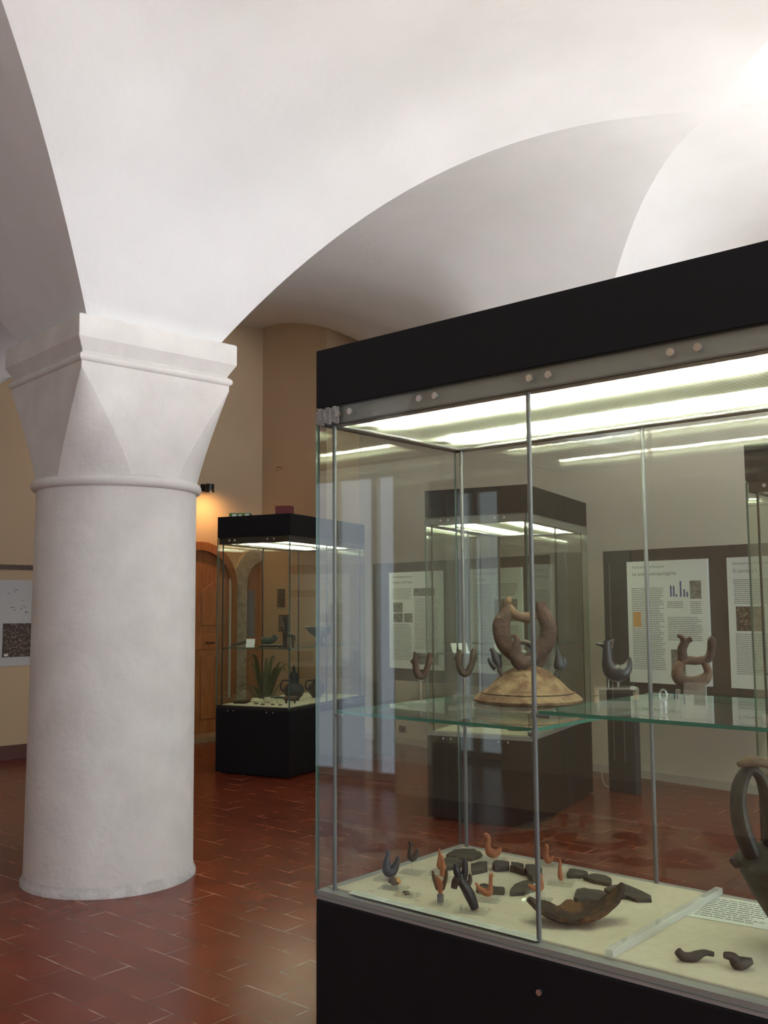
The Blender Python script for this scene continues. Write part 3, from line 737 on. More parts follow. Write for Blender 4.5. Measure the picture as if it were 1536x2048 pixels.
# big jug
jg = thing('handled_jug', 'large smoky clay jug with tall strap handle, cut off by the right edge', 'jug', tuple(P1(1.375, .385, ZD)), 0)
jg.scale = (1, 1, .89)
pr = [(.0, .0), (.05, .0), (.052, .008), (.045, .02), (.065, .05), (.095, .10), (.125, .155), (.148, .205), (.160, .235), (.170, .248), (.163, .258), (.150, .266), (.120, .285), (.075, .30), (.055, .32), (.06, .345), (.07, .36), (.062, .36), (.05, .33), (.05, .31)]
MB().lathe([(r_, z) for r_, z in pr], n=48).build('body', M['jug'], jg, smooth=True)
hp = rnd([(-.125, 0, .262, .022), (-.150, 0, .34, .022), (-.160, 0, .42, .019), (-.150, 0, .48, .017), (-.125, 0, .515, .014), (-.098, 0, .49, .014), (-.085, 0, .43, .016), (-.080, 0, .36, .015), (-.085, 0, .30, .014)], 5)
MB().tube([q[:3] for q in hp], [q[3] for q in hp], 12, 1.7).build('handle', M['jug'], jg, smooth=True)
hp = rnd([(-.160, -.012, .53, .008), (-.148, -.012, .535, .012), (-.125, -.012, .540, .017), (-.10, -.012, .538, .015), (-.085, -.012, .532, .012), (-.072, -.012, .522, .009)], 4)
MB().tube([q[:3] for q in hp], [q[3] for q in hp], 12, 1.1).build('animal_finial', M['claybrown'], jg, smooth=True)
MB().tube([(-.168, 0, .246), (-.180, -.005, .258), (-.186, -.008, .268)], [.012, .010, .006], 10).build('lug', M['jug'], jg, smooth=True)

# ------------------------------------------------------------------ shelf 1: lid with ring handle and birds
plate(.515, .46, Z1, .36, .40, .013, 'wide clear acrylic plate under the ochre lid', YK1, m=M['acrylic'])
lid = thing('domed_vessel_cover', 'ochre clay domed lid with a great ring handle and small birds around it', 'lid', tuple(P1(.455, .545, Z1 + .0135)), 0)
lid.scale = (.93, .93, .93)
dp = [(.185, 0), (.193, .004), (.195, .012), (.185, .022), (.172, .031), (.165, .033), (.150, .044), (.128, .066), (.105, .088), (.080, .106), (.05, .122), (.02, .128), (0, .129)]
MB().lathe(dp, n=56).lathe([(.1655, .0335), (.1675, .0365), (.163, .038)], n=56).build('dome', M['dome'], lid, smooth=True)
MB().lathe([(.168, .0345), (.1685, .0335), (.166, .0325)], n=56).build('groove', M['darkclay'], lid)
q5 = 5.486 * 590     # crop units per metre at the lid
def lidpts(l, dy=0): return [((x - 745) / q5, dy, (1310 - y) / q5 + .0, r / q5) for x, y, r in l]
def lidtube(nm, m, l, dy=0, sy=.8, n=4):
    q = rnd(lidpts(l, dy), n); MB().tube([a[:3] for a in q], [max(.001, a[3] * 1.12) for a in q], 14, sy).build(nm, m, lid, smooth=True)
lidtube('ring_arm', M['ring'], [(535, 160, 26), (525, 215, 40), (505, 300, 70), (455, 400, 92), (455, 520, 92), (490, 640, 90), (560, 730, 80), (640, 800, 75), (700, 850, 70)], .0)
lidtube('ring_arm', M['ring'], [(925, 150, 52), (925, 230, 62), (960, 320, 78), (1000, 420, 88), (1000, 530, 90), (960, 650, 92), (890, 740, 84), (800, 820, 78), (730, 860, 70)], .0)
lidtube('cross_bar', M['claybrown'], [(545, 190, 30), (590, 270, 46), (640, 310, 48), (700, 330, 52), (760, 335, 60), (800, 320, 50), (860, 300, 50)], .0)
lidtube('crest', M['dome'], [(540, 90, 22), (540, 130, 34), (530, 180, 28)], .0)
lidtube('bird_figure', M['ring'], [(540, 545, 18), (590, 545, 24), (612, 590, 32), (600, 680, 50), (600, 780, 74), (650, 850, 82), (720, 830, 58), (800, 800, 34)], -.05)
lidtube('bird_neck_loop', M['darkclay'], [(615, 610, 26), (690, 610, 26), (760, 640, 28), (810, 720, 30), (800, 820, 34)], -.045)
lidtube('stem', M['claybrown'], [(640, 900, 40), (645, 960, 34), (650, 1010, 50)], -.05)
lidtube('bird_figure', M['bucch'], [(310, 690, 16), (340, 720, 26), (370, 790, 40), (395, 860, 46), (400, 920, 34)], -.02)
lidtube('bird_tail', M['bucch'], [(285, 800, 12), (320, 860, 30), (375, 915, 40)], -.02)
lidtube('bird_stalk', M['darkclay'], [(405, 925, 22), (430, 975, 26), (450, 1010, 30)], -.02)
lidtube('bird_figure', M['bucch'], [(1085, 650, 10), (1092, 740, 20), (1105, 820, 44), (1105, 890, 56), (1090, 940, 40)], -.02)
lidtube('bird_tail', M['bucch'], [(1165, 800, 14), (1160, 860, 34), (1120, 930, 40)], -.02)
lidtube('bird_stalk', M['darkclay'], [(1090, 950, 20), (1075, 990, 26), (1060, 1030, 34)], -.02)
lidtube('bird_figure', M['claybrown'], [(1005, 775, 10), (965, 820, 30), (930, 860, 34), (890, 900, 40)], .03)

# double horse-head fittings on stands
def horsehead(s, t, z, label, m, dark, sx=1.0, stemz=.085, rz=0, hpx=6.4 * 571):
    def sp(mb):
        mb.cyl(0, 0, .011, stemz - .003, .0028, 10); mb.cyl(0, 0, stemz - .004, stemz, .0095, 16)
    plate(s, t, z, .072, .055, .011, 'clear acrylic stand with a thin stem, holding the ' + dark, HZ, m=M['acrylic'], extra=sp)
    figure('horse_head_fitting', label, 'figurine', s, t, z + stemz,
        [('body', m, [off([(725, 225, 26), (722, 290, 38), (722, 370, 40), (735, 450, 42), (775, 500, 46), (820, 490, 44), (860, 420, 40), (885, 340, 38), (892, 270, 34), (900, 215, 22)], 785, 545)]),
         ('muzzle', m, [off([(760, 260, 26), (710, 300, 30), (665, 335, 20)], 785, 545)]),
         ('muzzle', m, [off([(870, 240, 22), (905, 290, 28), (932, 340, 16)], 785, 545)]),
         ('ear', m, [off([(700, 235, 14), (715, 200, 10)], 785, 545)])], hpx, 'double horse-head fittings', rz=rz)
horsehead(.153, .351, Z1, 'brown clay fitting with two horse heads, the nearer one on a clear stem', M['ring'], 'nearer horse-head fitting', hpx=6.4 * 571)
horsehead(.112, .66, Z1, 'very dark clay fitting with two horse heads, farther back on a clear stem', M['darkclay'], 'farther dark horse-head fitting', stemz=.075, hpx=6.4 * 505)

# shelf 2: dark bird on bridge stand
def bridge(mb):
    mb.v.clear(); mb.f.clear(); mb.m.clear()
    mb.box(-.056, .056, -.03, .03, .055, .060); mb.box(-.056, -.050, -.03, .03, 0, .055); mb.box(.050, .056, -.03, .03, 0, .055)
    mb.box(-.056, .056, .026, .03, 0, .02); mb.cyl(.006, 0, .06, .083, .003, 8); mb.cyl(-.02, 0, .06, .08, .0018, 8)
plate(.965, .190, Z2, .1, .06, .01, 'clear acrylic bridge stand under the dark crested bird', HZ + rad(20), m=M['acrylic'], extra=bridge)
figure('bird_figurine', 'dark clay bird with crest and beak on the clear bridge stand', 'figurine', .965, .190, Z2 + .074,
    [('body', M['bucch'], [off([(205, 240, 26), (200, 290, 34), (200, 370, 40), (205, 440, 52), (240, 500, 72), (310, 510, 74), (365, 470, 48), (388, 420, 26), (392, 380, 10)], 270, 585)]),
     ('beak', M['bucch'], [off([(112, 268, 9), (150, 275, 14), (190, 290, 24)], 270, 585)]),
     ('crest', M['darkclay'], [off([(262, 230, 9), (240, 260, 20), (225, 300, 28)], 270, 585)])], 4.8 * 640, 'clay bird figurines')
# small clear ring hook
mb = MB(); mb.tube([(.010 * cos(a), 0, .034 + .016 * sin(a)) for a in [j * PI / 8 for j in range(17)]], .0025, 8); mb.lathe([(0, 0), (.011, 0), (.012, .018), (.009, .026), (0, .026)], n=16)
o = place(mb.build('acrylic_hook', M['acrylic'], None, smooth=True), P1(1.05, .30, Z2)); tag(o, 'small clear acrylic ring hook standing on the right shelf', 'hook')
# ring figure on tall blocks
def tall(mb):
    mb.v.clear(); mb.f.clear(); mb.m.clear()
    mb.box(-.020, .034, -.02, .02, 0, .092); mb.cyl(-.033, -.01, 0, .074, .006, 12)
plate(1.225, .085, Z2, .1, .06, .01, 'tall clear acrylic blocks carrying the two-headed ring', HZ + rad(10), m=M['acrylic'], extra=tall)
figure('ring_figurine', 'brown clay ring with two upright bird heads on tall clear blocks', 'figurine', 1.225, .10, Z2 + .072,
    [('ring', M['claybrown'], [off([(940, 330, 40), (900, 370, 44), (900, 440, 52), (960, 485, 56), (1040, 490, 56), (1110, 465, 52), (1150, 410, 36), (1135, 350, 32), (1110, 310, 30)], 1030, 545),
              off([(930, 300, 40), (1000, 305, 36), (1060, 310, 34), (1120, 300, 32)], 1030, 545)]),
     ('bird_head', M['ring'], [off([(910, 100, 14), (945, 120, 22), (960, 160, 34), (940, 220, 40), (945, 300, 44)], 1030, 545), off([(1020, 130, 24), (985, 150, 26), (955, 200, 30)], 1030, 545)]),
     ('bird_head', M['ring'], [off([(1170, 125, 24), (1190, 150, 38), (1185, 220, 36), (1165, 280, 38), (1120, 310, 36)], 1030, 545)])], 4.8 * 690)
plate(1.43, .12, Z2, .09, .05, .02, 'thick clear acrylic block at the right end of the right shelf', HZ, m=M['acrylic'])

# ------------------------------------------------------------------ exhibits in the case beside the column
G2 = 'bronzes and vessels in the case beside the column'
def P2(s, t, z): return case_pt(K2[0], K2[1], s, t, z)
def tubeobj(name, label, cat, p, lst, m, sy=1.0, rz=0, group=None):
    mb = MB()
    for l in lst:
        q = rnd(l, 4); mb.tube([a[:3] for a in q], [max(.0008, a[3]) for a in q], 10, sy)
    o = place(mb.build(name, m, None, smooth=True), p, rz); return tag(o, label, cat, group)
def jugshape(name, label, p, sc, m, lidded=False):
    root = thing(name, label, 'vessel', tuple(p), 0)
    MB().lathe([(0, 0), (.05 * sc, 0), (.045 * sc, .01), (.075 * sc, .04 * sc), (.095 * sc, .085 * sc), (.08 * sc, .125 * sc), (.045 * sc, .15 * sc), (.04 * sc, .175 * sc), (.05 * sc, .19 * sc), (0, .19 * sc)], n=28).build('body', m, root, smooth=True)
    if lidded:
        MB().lathe([(.05 * sc, .19 * sc), (.05 * sc, .2 * sc), (.025 * sc, .24 * sc), (.012 * sc, .26 * sc), (.016 * sc, .28 * sc), (.004 * sc, .30 * sc), (0, .31 * sc)], n=20).build('lid', m, root, smooth=True)
    q = rnd([(-.045 * sc, 0, .17 * sc, .008), (-.10 * sc, 0, .17 * sc, .008), (-.115 * sc, 0, .11 * sc, .008), (-.085 * sc, 0, .07 * sc, .008)], 4)
    MB().tube([a[:3] for a in q], [a[3] for a in q], 8).build('handle', m, root, smooth=True); return root
ZD2 = ZD
jugshape('lidded_jug', 'black lidded jug on the deck of the case beside the column', P2(.62, .34, ZD2), 1.1, M['bucch'], True)
jugshape('round_jar', 'round dark jar at the right of the lidded jug', P2(.98, .30, ZD2), .95, M['bucch'])
tubeobj('animal_figurine', 'small brown clay animal in front of the lidded jug', 'figurine', P2(.36, .22, ZD2), [[(-.06, 0, .045, .012), (-.04, 0, .05, .018), (.03, 0, .05, .02), (.06, 0, .055, .016), (.075, 0, .05, .008)], [(-.035, 0, .05, .01), (-.035, 0, .0, .009)], [(.04, 0, .05, .01), (.045, 0, .0, .009)]], M['claybrown'])
for i in range(15):
    a = random.uniform(0, 6.28); r_ = random.uniform(0, .17)
    s0, t0 = .36 + .10 * cos(a) * r_ / .17, .50 + r_ * sin(a)
    pts = [(random.uniform(.7, 1.2) * .035 * cos(j * PI / 3), random.uniform(.7, 1.2) * .035 * sin(j * PI / 3)) for j in range(6)]
    if i < 11:
        zz = ZD2 + .010 * (i // 3); o = MB().prism(pts, 0, .010).build('cream_fragment', M['fragcream'], None); place(o, P2(s0, t0, zz), random.uniform(0, 3)); o.rotation_euler[0] = random.uniform(-.12, .12)
        tag(o, 'pale cream fragment in the heap on the deck beside the column', 'fragment', 'heap of cream fragments')
    else:
        o = MB().prism([(x * .6, y * .6) for x, y in pts], 0, .008).build('dark_fragment', M['darkclay'], None); place(o, P2(.14 + .02 * i % .05, .20 + .09 * (i - 11), ZD2), random.uniform(0, 3))
        tag(o, 'small dark chip in front of the cream fragment heap', 'fragment', 'dark chips before the heap')
tubeobj('curved_tool', 'flat brown curved object at the front left of the deck beside the column', 'artefact', P2(.13, .60, ZD2), [[(-.08, 0, .014, .010), (-.03, 0, .018, .016), (.04, 0, .02, .017), (.08, 0, .03, .010)]], M['ring'])
tubeobj('green_bar', 'dark green bronze bar lying behind the cream heap', 'artefact', P2(.56, .54, ZD2), [[(-.1, 0, .02, .012), (0, 0, .03, .016), (.12, 0, .022, .010)]], M['green'])
ZS2 = 1.1405
tubeobj('bronze_axe', 'green bronze fragment in the middle of the shelf beside the column', 'artefact', P2(.30, .42, ZS2), [[(-.07, 0, .062, .03), (-.02, 0, .055, .036), (.03, 0, .06, .034), (.07, 0, .10, .03)]], M['green'], .5)
tubeobj('bronze_leaf_point', 'dark leaf-shaped bronze blade at the left of the shelf', 'artefact', P2(.16, .66, ZS2), [[(-.08, 0, .010, .004), (-.04, 0, .022, .012), (.03, 0, .035, .016), (.08, 0, .05, .006)]], M['green'], .6)
tubeobj('horse_figurine', 'brown clay horse standing on the shelf beside the column', 'figurine', P2(.62, .42, ZS2), [
    [(-.055, 0, .175, .008), (-.045, 0, .185, .012), (-.035, 0, .165, .013), (-.028, 0, .12, .016), (-.015, 0, .10, .022), (.04, 0, .10, .02), (.065, 0, .095, .014)],
    [(-.03, .008, .10, .012), (-.032, .008, .05, .008), (-.03, .008, 0, .007)], [(-.018, -.008, .10, .012), (-.016, -.008, .05, .008), (-.016, -.008, 0, .007)],
    [(.052, .008, .09, .012), (.05, .008, .05, .008), (.053, .008, 0, .007)], [(.062, -.008, .09, .012), (.064, -.008, .05, .008), (.066, -.008, 0, .007)],
    [(.068, 0, .10, .007), (.082, 0, .06, .005), (.084, 0, .03, .003)]], M['ring'])
tubeobj('bronze_strip', 'upright black bronze strip standing at the shelf corner', 'artefact', P2(.12, .10, ZS2), [[(-.02, 0, .0, .02), (-.015, 0, .1, .018), (-.01, 0, .2, .017), (-.022, 0, .28, .026)]], M['bucch'], .35)
bt = MB(); bt.prism([(-.13, .0), (-.10, .04), (.10, .05), (.14, .02), (.13, -.03), (-.09, -.02)], 0, .05); bt.lathe([(.05, 0), (.035, .02), (.03, .05)], n=16)
o = MB().prism([(-.12, .18), (.14, .18), (.13, .11), (.06, .06), (.09, 0), (-.02, 0), (0, .07), (-.07, .12)], -.02, .02)
for i_, v_ in enumerate(o.v): o.v[i_] = (v_[0], v_[2], v_[1])
o = place(o.build('boat_vessel', M['bucch'], None, bevel=.006), P2(.78, .18, ZS2)); tag(o, 'dark boat-shaped vessel on a foot at the right of the shelf', 'vessel')
for i, (s0, t0, w_, h_, lab) in enumerate(((.14, .52, .08, .09, 'tilted white label card on the shelf beside the column'),)):
    o = MB().box(-w_ / 2, w_ / 2, -.001, .001, 0, h_).build('label_card', M['whitecard'], None); place(o, P2(s0, t0, ZS2)); o.rotation_euler[0] = rad(-35); tag(o, lab, 'label')
tubeobj('dark_bar', 'black elongated fragment at the front of the shelf beside the column', 'artefact', P2(.12, .28, ZS2), [[(-.10, 0, .014, .012), (0, 0, .016, .014), (.10, 0, .014, .010)]], M['bucch'])
# things on top
def boxthing(name, label, cat, p, rz, w_, d_, h_, m, lidm=None, text=None):
    root = thing(name, label, cat, tuple(p), rz)
    MB().box(-w_ / 2, w_ / 2, -d_ / 2, d_ / 2, 0, h_).build('carton', m, root, bevel=.002)
    return root
gb = boxthing('cardboard_box', 'small green and white box lying on top of the case beside the column', 'box', P2(.20, .68, ZT), rad(0), .20, .14, .045, M['greenbox'])
MB().box(-.07, -.03, -.0712, -.07, .010, .035).box(-.01, .02, -.0712, -.07, .012, .032).box(.05, .09, -.0712, -.07, .010, .036).build('printed_patch', M['whitecard'], gb)
MB().box(-.098, .098, -.066, .066, .045, .047).build('lid', M['whitecard'], gb)
rb = boxthing('storage_box', 'dark red box lying on top of the case beside the column', 'box', P2(.22, .20, ZT), rad(-8), .15, .12, .085, M['redbox'])
MB().box(-.076, .076, -.061, .061, .085, .092).build('lid', M['redbox'], rb)

# ------------------------------------------------------------------ case 3 contents
def P3(s, t, z): return case_pt(K3[0], K3[1], s, t, z)
def card(p, rz, w_, h_, tilt, label):
    root = thing('display_card', label, 'card', tuple(p), rz, 'pale cards in the case behind')
    o = MB().box(-w_ / 2, w_ / 2, -.004, .004, 0, h_).build('card_face', M['whitecard'], root); o.rotation_euler[0] = tilt
    o = MB().box(-w_ / 2, w_ / 2, -.03, 0, 0, .006).build('foot', M['acrylic'], root); return root
card(P3(.25, .30, 1.1705), 0, .10, .14, rad(-24), 'tilted white card on the shelf of the case behind the horse-head fittings')
card(P3(.10, .56, 1.1705), rad(8), .12, .10, rad(-50), 'low white card lying back at the left of the shelf behind the large ring')
for i, (s0, t0) in enumerate(((.15, .20), (.22, .12), (.35, .20), (.30, .45))):
    tubeobj('metal_pin', 'thin silvery pin lying on the shelf of the case behind, number %s from its near corner' % ('one', 'two', 'three', 'four')[i] if False else 'thin silvery pin lying on the shelf of the case behind', 'pin', P3(s0, t0, 1.1708), [[(-.07, 0, .006, .003), (0, .01, .012, .006), (.07, .0, .006, .003)]], M['button'], rz=rad(20 * i), group='silvery pins on the far shelf')
for i, (s0, t0, w_) in enumerate(((.35, .60, .10), (.40, .40, .06), (.28, .20, .08))):
    o = MB().prism([(w_ * cos(j * PI / 4) * random.uniform(.7, 1.1), w_ * .7 * sin(j * PI / 4)) for j in range(8)], 0, .02).build('dark_sherd', M['darkclay'], None, bevel=.004)
    place(o, P3(s0, t0, ZD)); tag(o, 'dark sherd lying on the deck of the case behind the large case', 'sherd', 'dark sherds in the case behind')
# case 4: pale shapes
def P4(s, t, z): return case_pt(K4[0], K4[1], s, t, z)
root = thing('pale_vessel', 'pale vessel low in the case at the right edge', 'vessel', tuple(P4(.12, .25, ZD)))
MB().lathe([(0, 0), (.05, 0), (.06, .05), (.04, .1), (.07, .16), (.05, .24), (.03, .25), (0, .25)], n=20).build('body', M['whitecard'], root, smooth=True)
root = thing('dark_jar', 'dark round jar on the shelf of the case at the right edge', 'vessel', tuple(P4(.14, .25, 1.1505)))
MB().lathe([(0, 0), (.03, 0), (.06, .05), (.055, .09), (.03, .12), (.035, .14), (0, .14)], n=20).build('body', M['darkclay'], root, smooth=True)

# ------------------------------------------------------------------ information panels before the right wall
AP = 6.83
def board(label, b_hi, b_lo, posts):
    p = R(AP, b_hi, 0); L_ = b_hi - b_lo
    root = thing('information_panel', label, 'panel', (p.x, p.y, 0), YAW_W1, 'brown standing information panels')
    MB().box(.0, L_, .02, .06, .767, 1.955).build('panel_board', M['board'], root, bevel=.004)
    for x in posts:
        mb = MB().box(x, x + .26, .0, .075, 0, 1.955); mb.build('post', M['post'], root, bevel=.006)
        MB().box(x + .06, x + .066, -.004, .0, .25, 1.85).box(x + .16, x + .166, -.004, .0, .25, .74).build('slot_track', M['rod'], root)
    return root, L_
def poster(root, x, w_, h_, z0, label_title, sub, pics, cols, seed, notch=True):
    sh_ = MB().box(x, x + w_, -.006, -.002 + .022, z0, z0 + h_).build('poster_sheet', M['paper'], root); sh_['label'] = 'white printed poster sheet'
    e_ = -.0066
    mb = MB()
    for (x0, x1, y0, y1, sd) in cols:
        t_ = MB(); text_bars(t_, x + x0, x + x1, z0 + y0, z0 + y1, .0145, .0052, 0, .15, sd)
        mb.add([(a, e_, b) for a, b, _ in t_.v], t_.f)
    mb.build('body_text', M['ink'], sh_, fix=False)
    for (x0, x1, y0, y1, m) in pics:
        MB().box(x + x0, x + x1, e_ - .0006, e_, z0 + y0, z0 + y1).build('picture', M[m], sh_)
    for txt, tx, tz, sz in ((sub, .05, h_ - .055, .026), (label_title, .05, h_ - .115, .040)):
        c = bpy.data.curves.new('heading', 'FONT'); c.body = txt; c.size = sz; c.extrude = .0003; c.materials.append(M['ink'])
        tmp = bpy.data.objects.new('tmp', c); C.objects.link(tmp); bpy.context.view_layer.update()
        me = bpy.data.meshes.new_from_object(tmp.evaluated_get(bpy.context.evaluated_depsgraph_get())); bpy.data.objects.remove(tmp); bpy.data.curves.remove(c)
        o = bpy.data.objects.new('heading', me); C.objects.link(o); o.parent = sh_; o.location = (x + tx, e_ - .0005, z0 + tz); o.rotation_euler = (PI / 2, 0, 0)
    return sh_
bd1, Lb = board('brown standing information panel with two posters, in front of the right wall', 4.703, 2.2, (0,))
cols = [(.04, .33, .10, .75, 1), (.36, .655, .33, .52, 2), (.36, .655, .05, .06, 4), (.36, .50, .58, .64, 5), (.56, .655, .54, .64, 6)]
s1 = poster(bd1, 4.703 - 4.47, .71, .965, .893, 'Le analisi antropologiche', 'Piccoli principi di Verucchio', [(.05, .12, .44, .56, 'photoorange'), (.56, .655, .66, .80, 'photo'), (.38, .50, .04, .27, 'photo')], cols, 1)
bars = MB()
for i, (bx_, bh) in enumerate(((.39, .085), (.415, .083), (.437, .018), (.475, .12), (.505, .055), (.53, .035))):
    bars.box(.233 + bx_, .233 + bx_ + .013, -.0076, -.0066, .893 + .68 - i * .001, .893 + .68 + bh)
bars.build('bar_chart', M['blueink'], s1)
s2 = poster(bd1, 4.703 - 3.60, .71, .965, .893, 'Il corredo L', 'Piccoli principi di Verucchio', [(.06, .28, .42, .60, 'photobrown'), (.40, .65, .2, .4, 'photo')], [(.05, .33, .62, .80, 11), (.05, .33, .10, .40, 12), (.38, .65, .45, .80, 13)], 2)
bd2, Lb2 = board('brown standing information panel seen through the left part of the large case', 7.569, 5.29, (0,))
s3 = poster(bd2, 7.569 - 7.31, .75, .965, .89, 'Tomba LXX Solari', 'Piccoli principi di Verucchio', [(.06, .20, .56, .66, 'photo'), (.06, .20, .46, .55, 'photo'), (.22, .34, .46, .55, 'photo'), (.36, .66, .72, .80, 'photo'), (.38, .70, .05, .16, 'photo')], [(.05, .33, .68, .80, 21), (.05, .33, .08, .44, 22), (.37, .70, .20, .70, 23)], 3)
s4 = poster(bd2, 7.569 - 6.19, .62, .965, .89, 'La tomba', 'Piccoli principi di Verucchio', [(.30, .42, .48, .68, 'photo'), (.45, .57, .48, .68, 'photo')], [(.04, .28, .08, .82, 31), (.32, .58, .08, .44, 32), (.32, .58, .70, .82, 33)], 4)

# cable on the floor by the far case
q = rnd([(1.815, 8.35, .20, 0), (1.82, 8.34, .10, 0), (1.83, 8.30, .02, 0), (1.86, 8.22, .004, 0), (1.92, 8.16, .004, 0), (2.0, 8.14, .004, 0)], 5)
o = MB().tube([a[:3] for a in q], .0035, 8).build('power_cable', M['cable'], None, smooth=True); tag(o, 'thin white cable curling on the floor beside the far case', 'cable')
# wall socket
o = MB().box(-.05, .05, -.015, 0, -.035, .035).box(-.02, .02, -.03, -.015, -.012, .012).build('wall_socket', M['doordark'], None, bevel=.004); place(o, R(AW, 7.88, .16), YAW_W1); tag(o, 'small dark socket low on the right wall', 'socket')

# ------------------------------------------------------------------ back wall: door, stone arch, sheet, lamp
def arch_poly(cx, w_, zs, z0, n=18, rise=None):
    r_ = w_ / 2; pts = [(cx - r_, z0), (cx - r_, zs)] + [(cx + r_ * cos(PI - PI * i / n), zs + (rise or r_) * sin(PI * i / n)) for i in range(1, n)] + [(cx + r_, zs), (cx + r_, z0)]
    return pts
def wallprism(poly, d0, d1, name, m, parent, bevel=0):
    # poly in (x, z); thickness along local y (towards the room is negative)
    n = len(poly); v = [(x, d0, z) for x, z in poly] + [(x, d1, z) for x, z in poly]
    f = [tuple(range(n))[::-1], tuple(range(n, 2 * n))] + [(i, (i + 1) % n, n + (i + 1) % n, n + i) for i in range(n)]
    return MB().add(v, f).build(name, m, parent, bevel=bevel)
p = R(0, BW, 0)
dr = bpy.data.objects.new('door_1', None); C.objects.link(dr); dr.location = p; dr.rotation_euler = (0, 0, YAW); dr['kind'] = 'structure'; dr['label'] = 'arched orange-brown wooden door in the back wall'
dc = 6.12; DW = .86
outer = arch_poly(dc, DW + .16, 1.77, .06); inner = arch_poly(dc, DW, 1.75, .06)
n = len(outer)
v = [(x, -.10, z) for x, z in outer] + [(x, -.10, z) for x, z in inner] + [(x, 0, z) for x, z in outer] + [(x, 0, z) for x, z in inner]
f = []
for i in range(n - 1): f += [(i, i + 1, n + i + 1, n + i), (2 * n + i, 3 * n + i, 3 * n + i + 1, 2 * n + i + 1), (i, 2 * n + i, 2 * n + i + 1, i + 1), (n + i, n + i + 1, 3 * n + i + 1, 3 * n + i)]
MB().add(v, f).build('door_frame', M['door'], dr)
wallprism(inner, -.05, -.005, 'door_leaf', M['door'], dr)
for (x0, x1, z0, z1) in ((dc - .36, dc - .04, 1.30, 1.70), (dc + .04, dc + .36, 1.30, 1.70)):
    wallprism([(x0, z0), (x1, z0), (x1, z1), ((x0 + x1) / 2, z1 + .12), (x0, z1)], -.068, -.05, 'door_panel', M['door'], dr, .008)
for (x0, x1, z0, z1) in ((dc - .36, dc - .04, .22, .95), (dc + .04, dc + .36, .22, .95), (dc - .36, dc + .36, 1.02, 1.20)):
    wallprism([(x0, z0), (x1, z0), (x1, z1), (x0, z1)], -.068, -.05, 'door_panel', M['door'], dr, .008)
MB().tube([(dc + .10, -.07, 1.10), (dc + .10, -.10, 1.10), (dc + .20, -.10, 1.10)], .009, 8).build('door_handle', M['doordark'], dr, smooth=True)
MB().box(dc - .5, dc + .5, -.35, 0, 0, .06).build('door_sill', M['ramp'], dr)
# stone arch cut off by the wall return
sa = bpy.data.objects.new('door_3', None); C.objects.link(sa); sa.location = p; sa.rotation_euler = (0, 0, YAW); sa['kind'] = 'structure'; sa['label'] = 'rough stone arch framing a darker wooden door'
cx_, ro, ri, zs_ = 7.10, .50, .30, 1.78
pts_o = [(cx_ - ro, .0), (cx_ - ro, zs_)] + [(cx_ - ro * cos(a), zs_ + ro * sin(a)) for a in [PI / 2 * i / 12 for i in range(1, 12)]]
pts_i = [(cx_ - ri, .0), (cx_ - ri, zs_)] + [(cx_ - ri * cos(a), zs_ + (ri + .02) * sin(a)) for a in [PI / 2 * i / 12 for i in range(1, 12)]]
n = len(pts_o)
v = [(x, -.06, z) for x, z in pts_o] + [(x, -.06, z) for x, z in pts_i] + [(x, 0, z) for x, z in pts_o] + [(x, 0, z) for x, z in pts_i]
v = [(min(x, 7.048), y, z) for x, y, z in v]
f = []
for i in range(n - 1): f += [(i, i + 1, n + i + 1, n + i), (i, 2 * n + i, 2 * n + i + 1, i + 1), (n + i, n + i + 1, 3 * n + i + 1, 3 * n + i)]
MB().add(v, f).build('stone_surround', M['rubble'], sa)
wallprism([(6.80, .0), (7.048, .0), (7.048, 2.07), (6.96, 2.04), (6.86, 1.95), (6.80, 1.82)], -.03, -.004, 'door_leaf', M['door'], sa)
MB().box(6.82, 6.93, -.036, -.03, 1.15, 1.72).build('door_glass', mat('violet_glass', (.22, .22, .27), .2), sa)
MB().box(6.535, 6.55, -.09, -.06, .45, 2.0).build('pull_chain', M['whitecard'], sa)
# small framed notices on the wall return
for i, (b_, z_, w_, h_, m_) in enumerate(((9.45, 1.62, .14, .22, 'photobrown'), (9.40, 1.32, .18, .20, 'photo'))):
    root = thing('framed_notice', ('upper brown framed notice on the wall beside the stone arch', 'lower grey framed notice on the wall beside the stone arch')[i], 'notice', tuple(R(7.05, b_, z_)), YAW_W1)
    MB().box(-w_ / 2, w_ / 2, -.015, 0, -h_ / 2, h_ / 2).build('frame', M['doordark'], root); MB().box(-w_ / 2 + .02, w_ / 2 - .02, -.017, -.015, -h_ / 2 + .02, h_ / 2 - .02).build('print', M[m_], root)
# hanging sheet under a dark rail, left
rl = thing('hanging_panel', 'white hanging sheet with a dark photograph under a dark rail, left of the column', 'panel', tuple(R(3.2, BW, 0)), YAW)
MB().box(-.9, 1.1, -.03, -.005, 1.905, 1.955).build('rail', M['doordark'], rl)
MB().box(-.7, .95, -.015, -.011, .93, 1.80).build('sheet', mat('glossy_sheet', (.52, .51, .52), .35), rl)
MB().box(.66, .95, -.017, -.015, 1.02, 1.36).build('photograph', M['photobrown'], rl)
mb = MB()
for i in range(14):
    x = .70 + .2 * random.random(); z = 1.45 + .25 * random.random(); mb.box(x, x + .02 * random.random() + .01, -.0165, -.015, z, z + .008)
mb.build('line_drawing', M['ink'], rl)
MB().box(.68, .72, -.0185, -.017, 1.03, 1.055).build('caption_patch', M['whitecard'], rl)
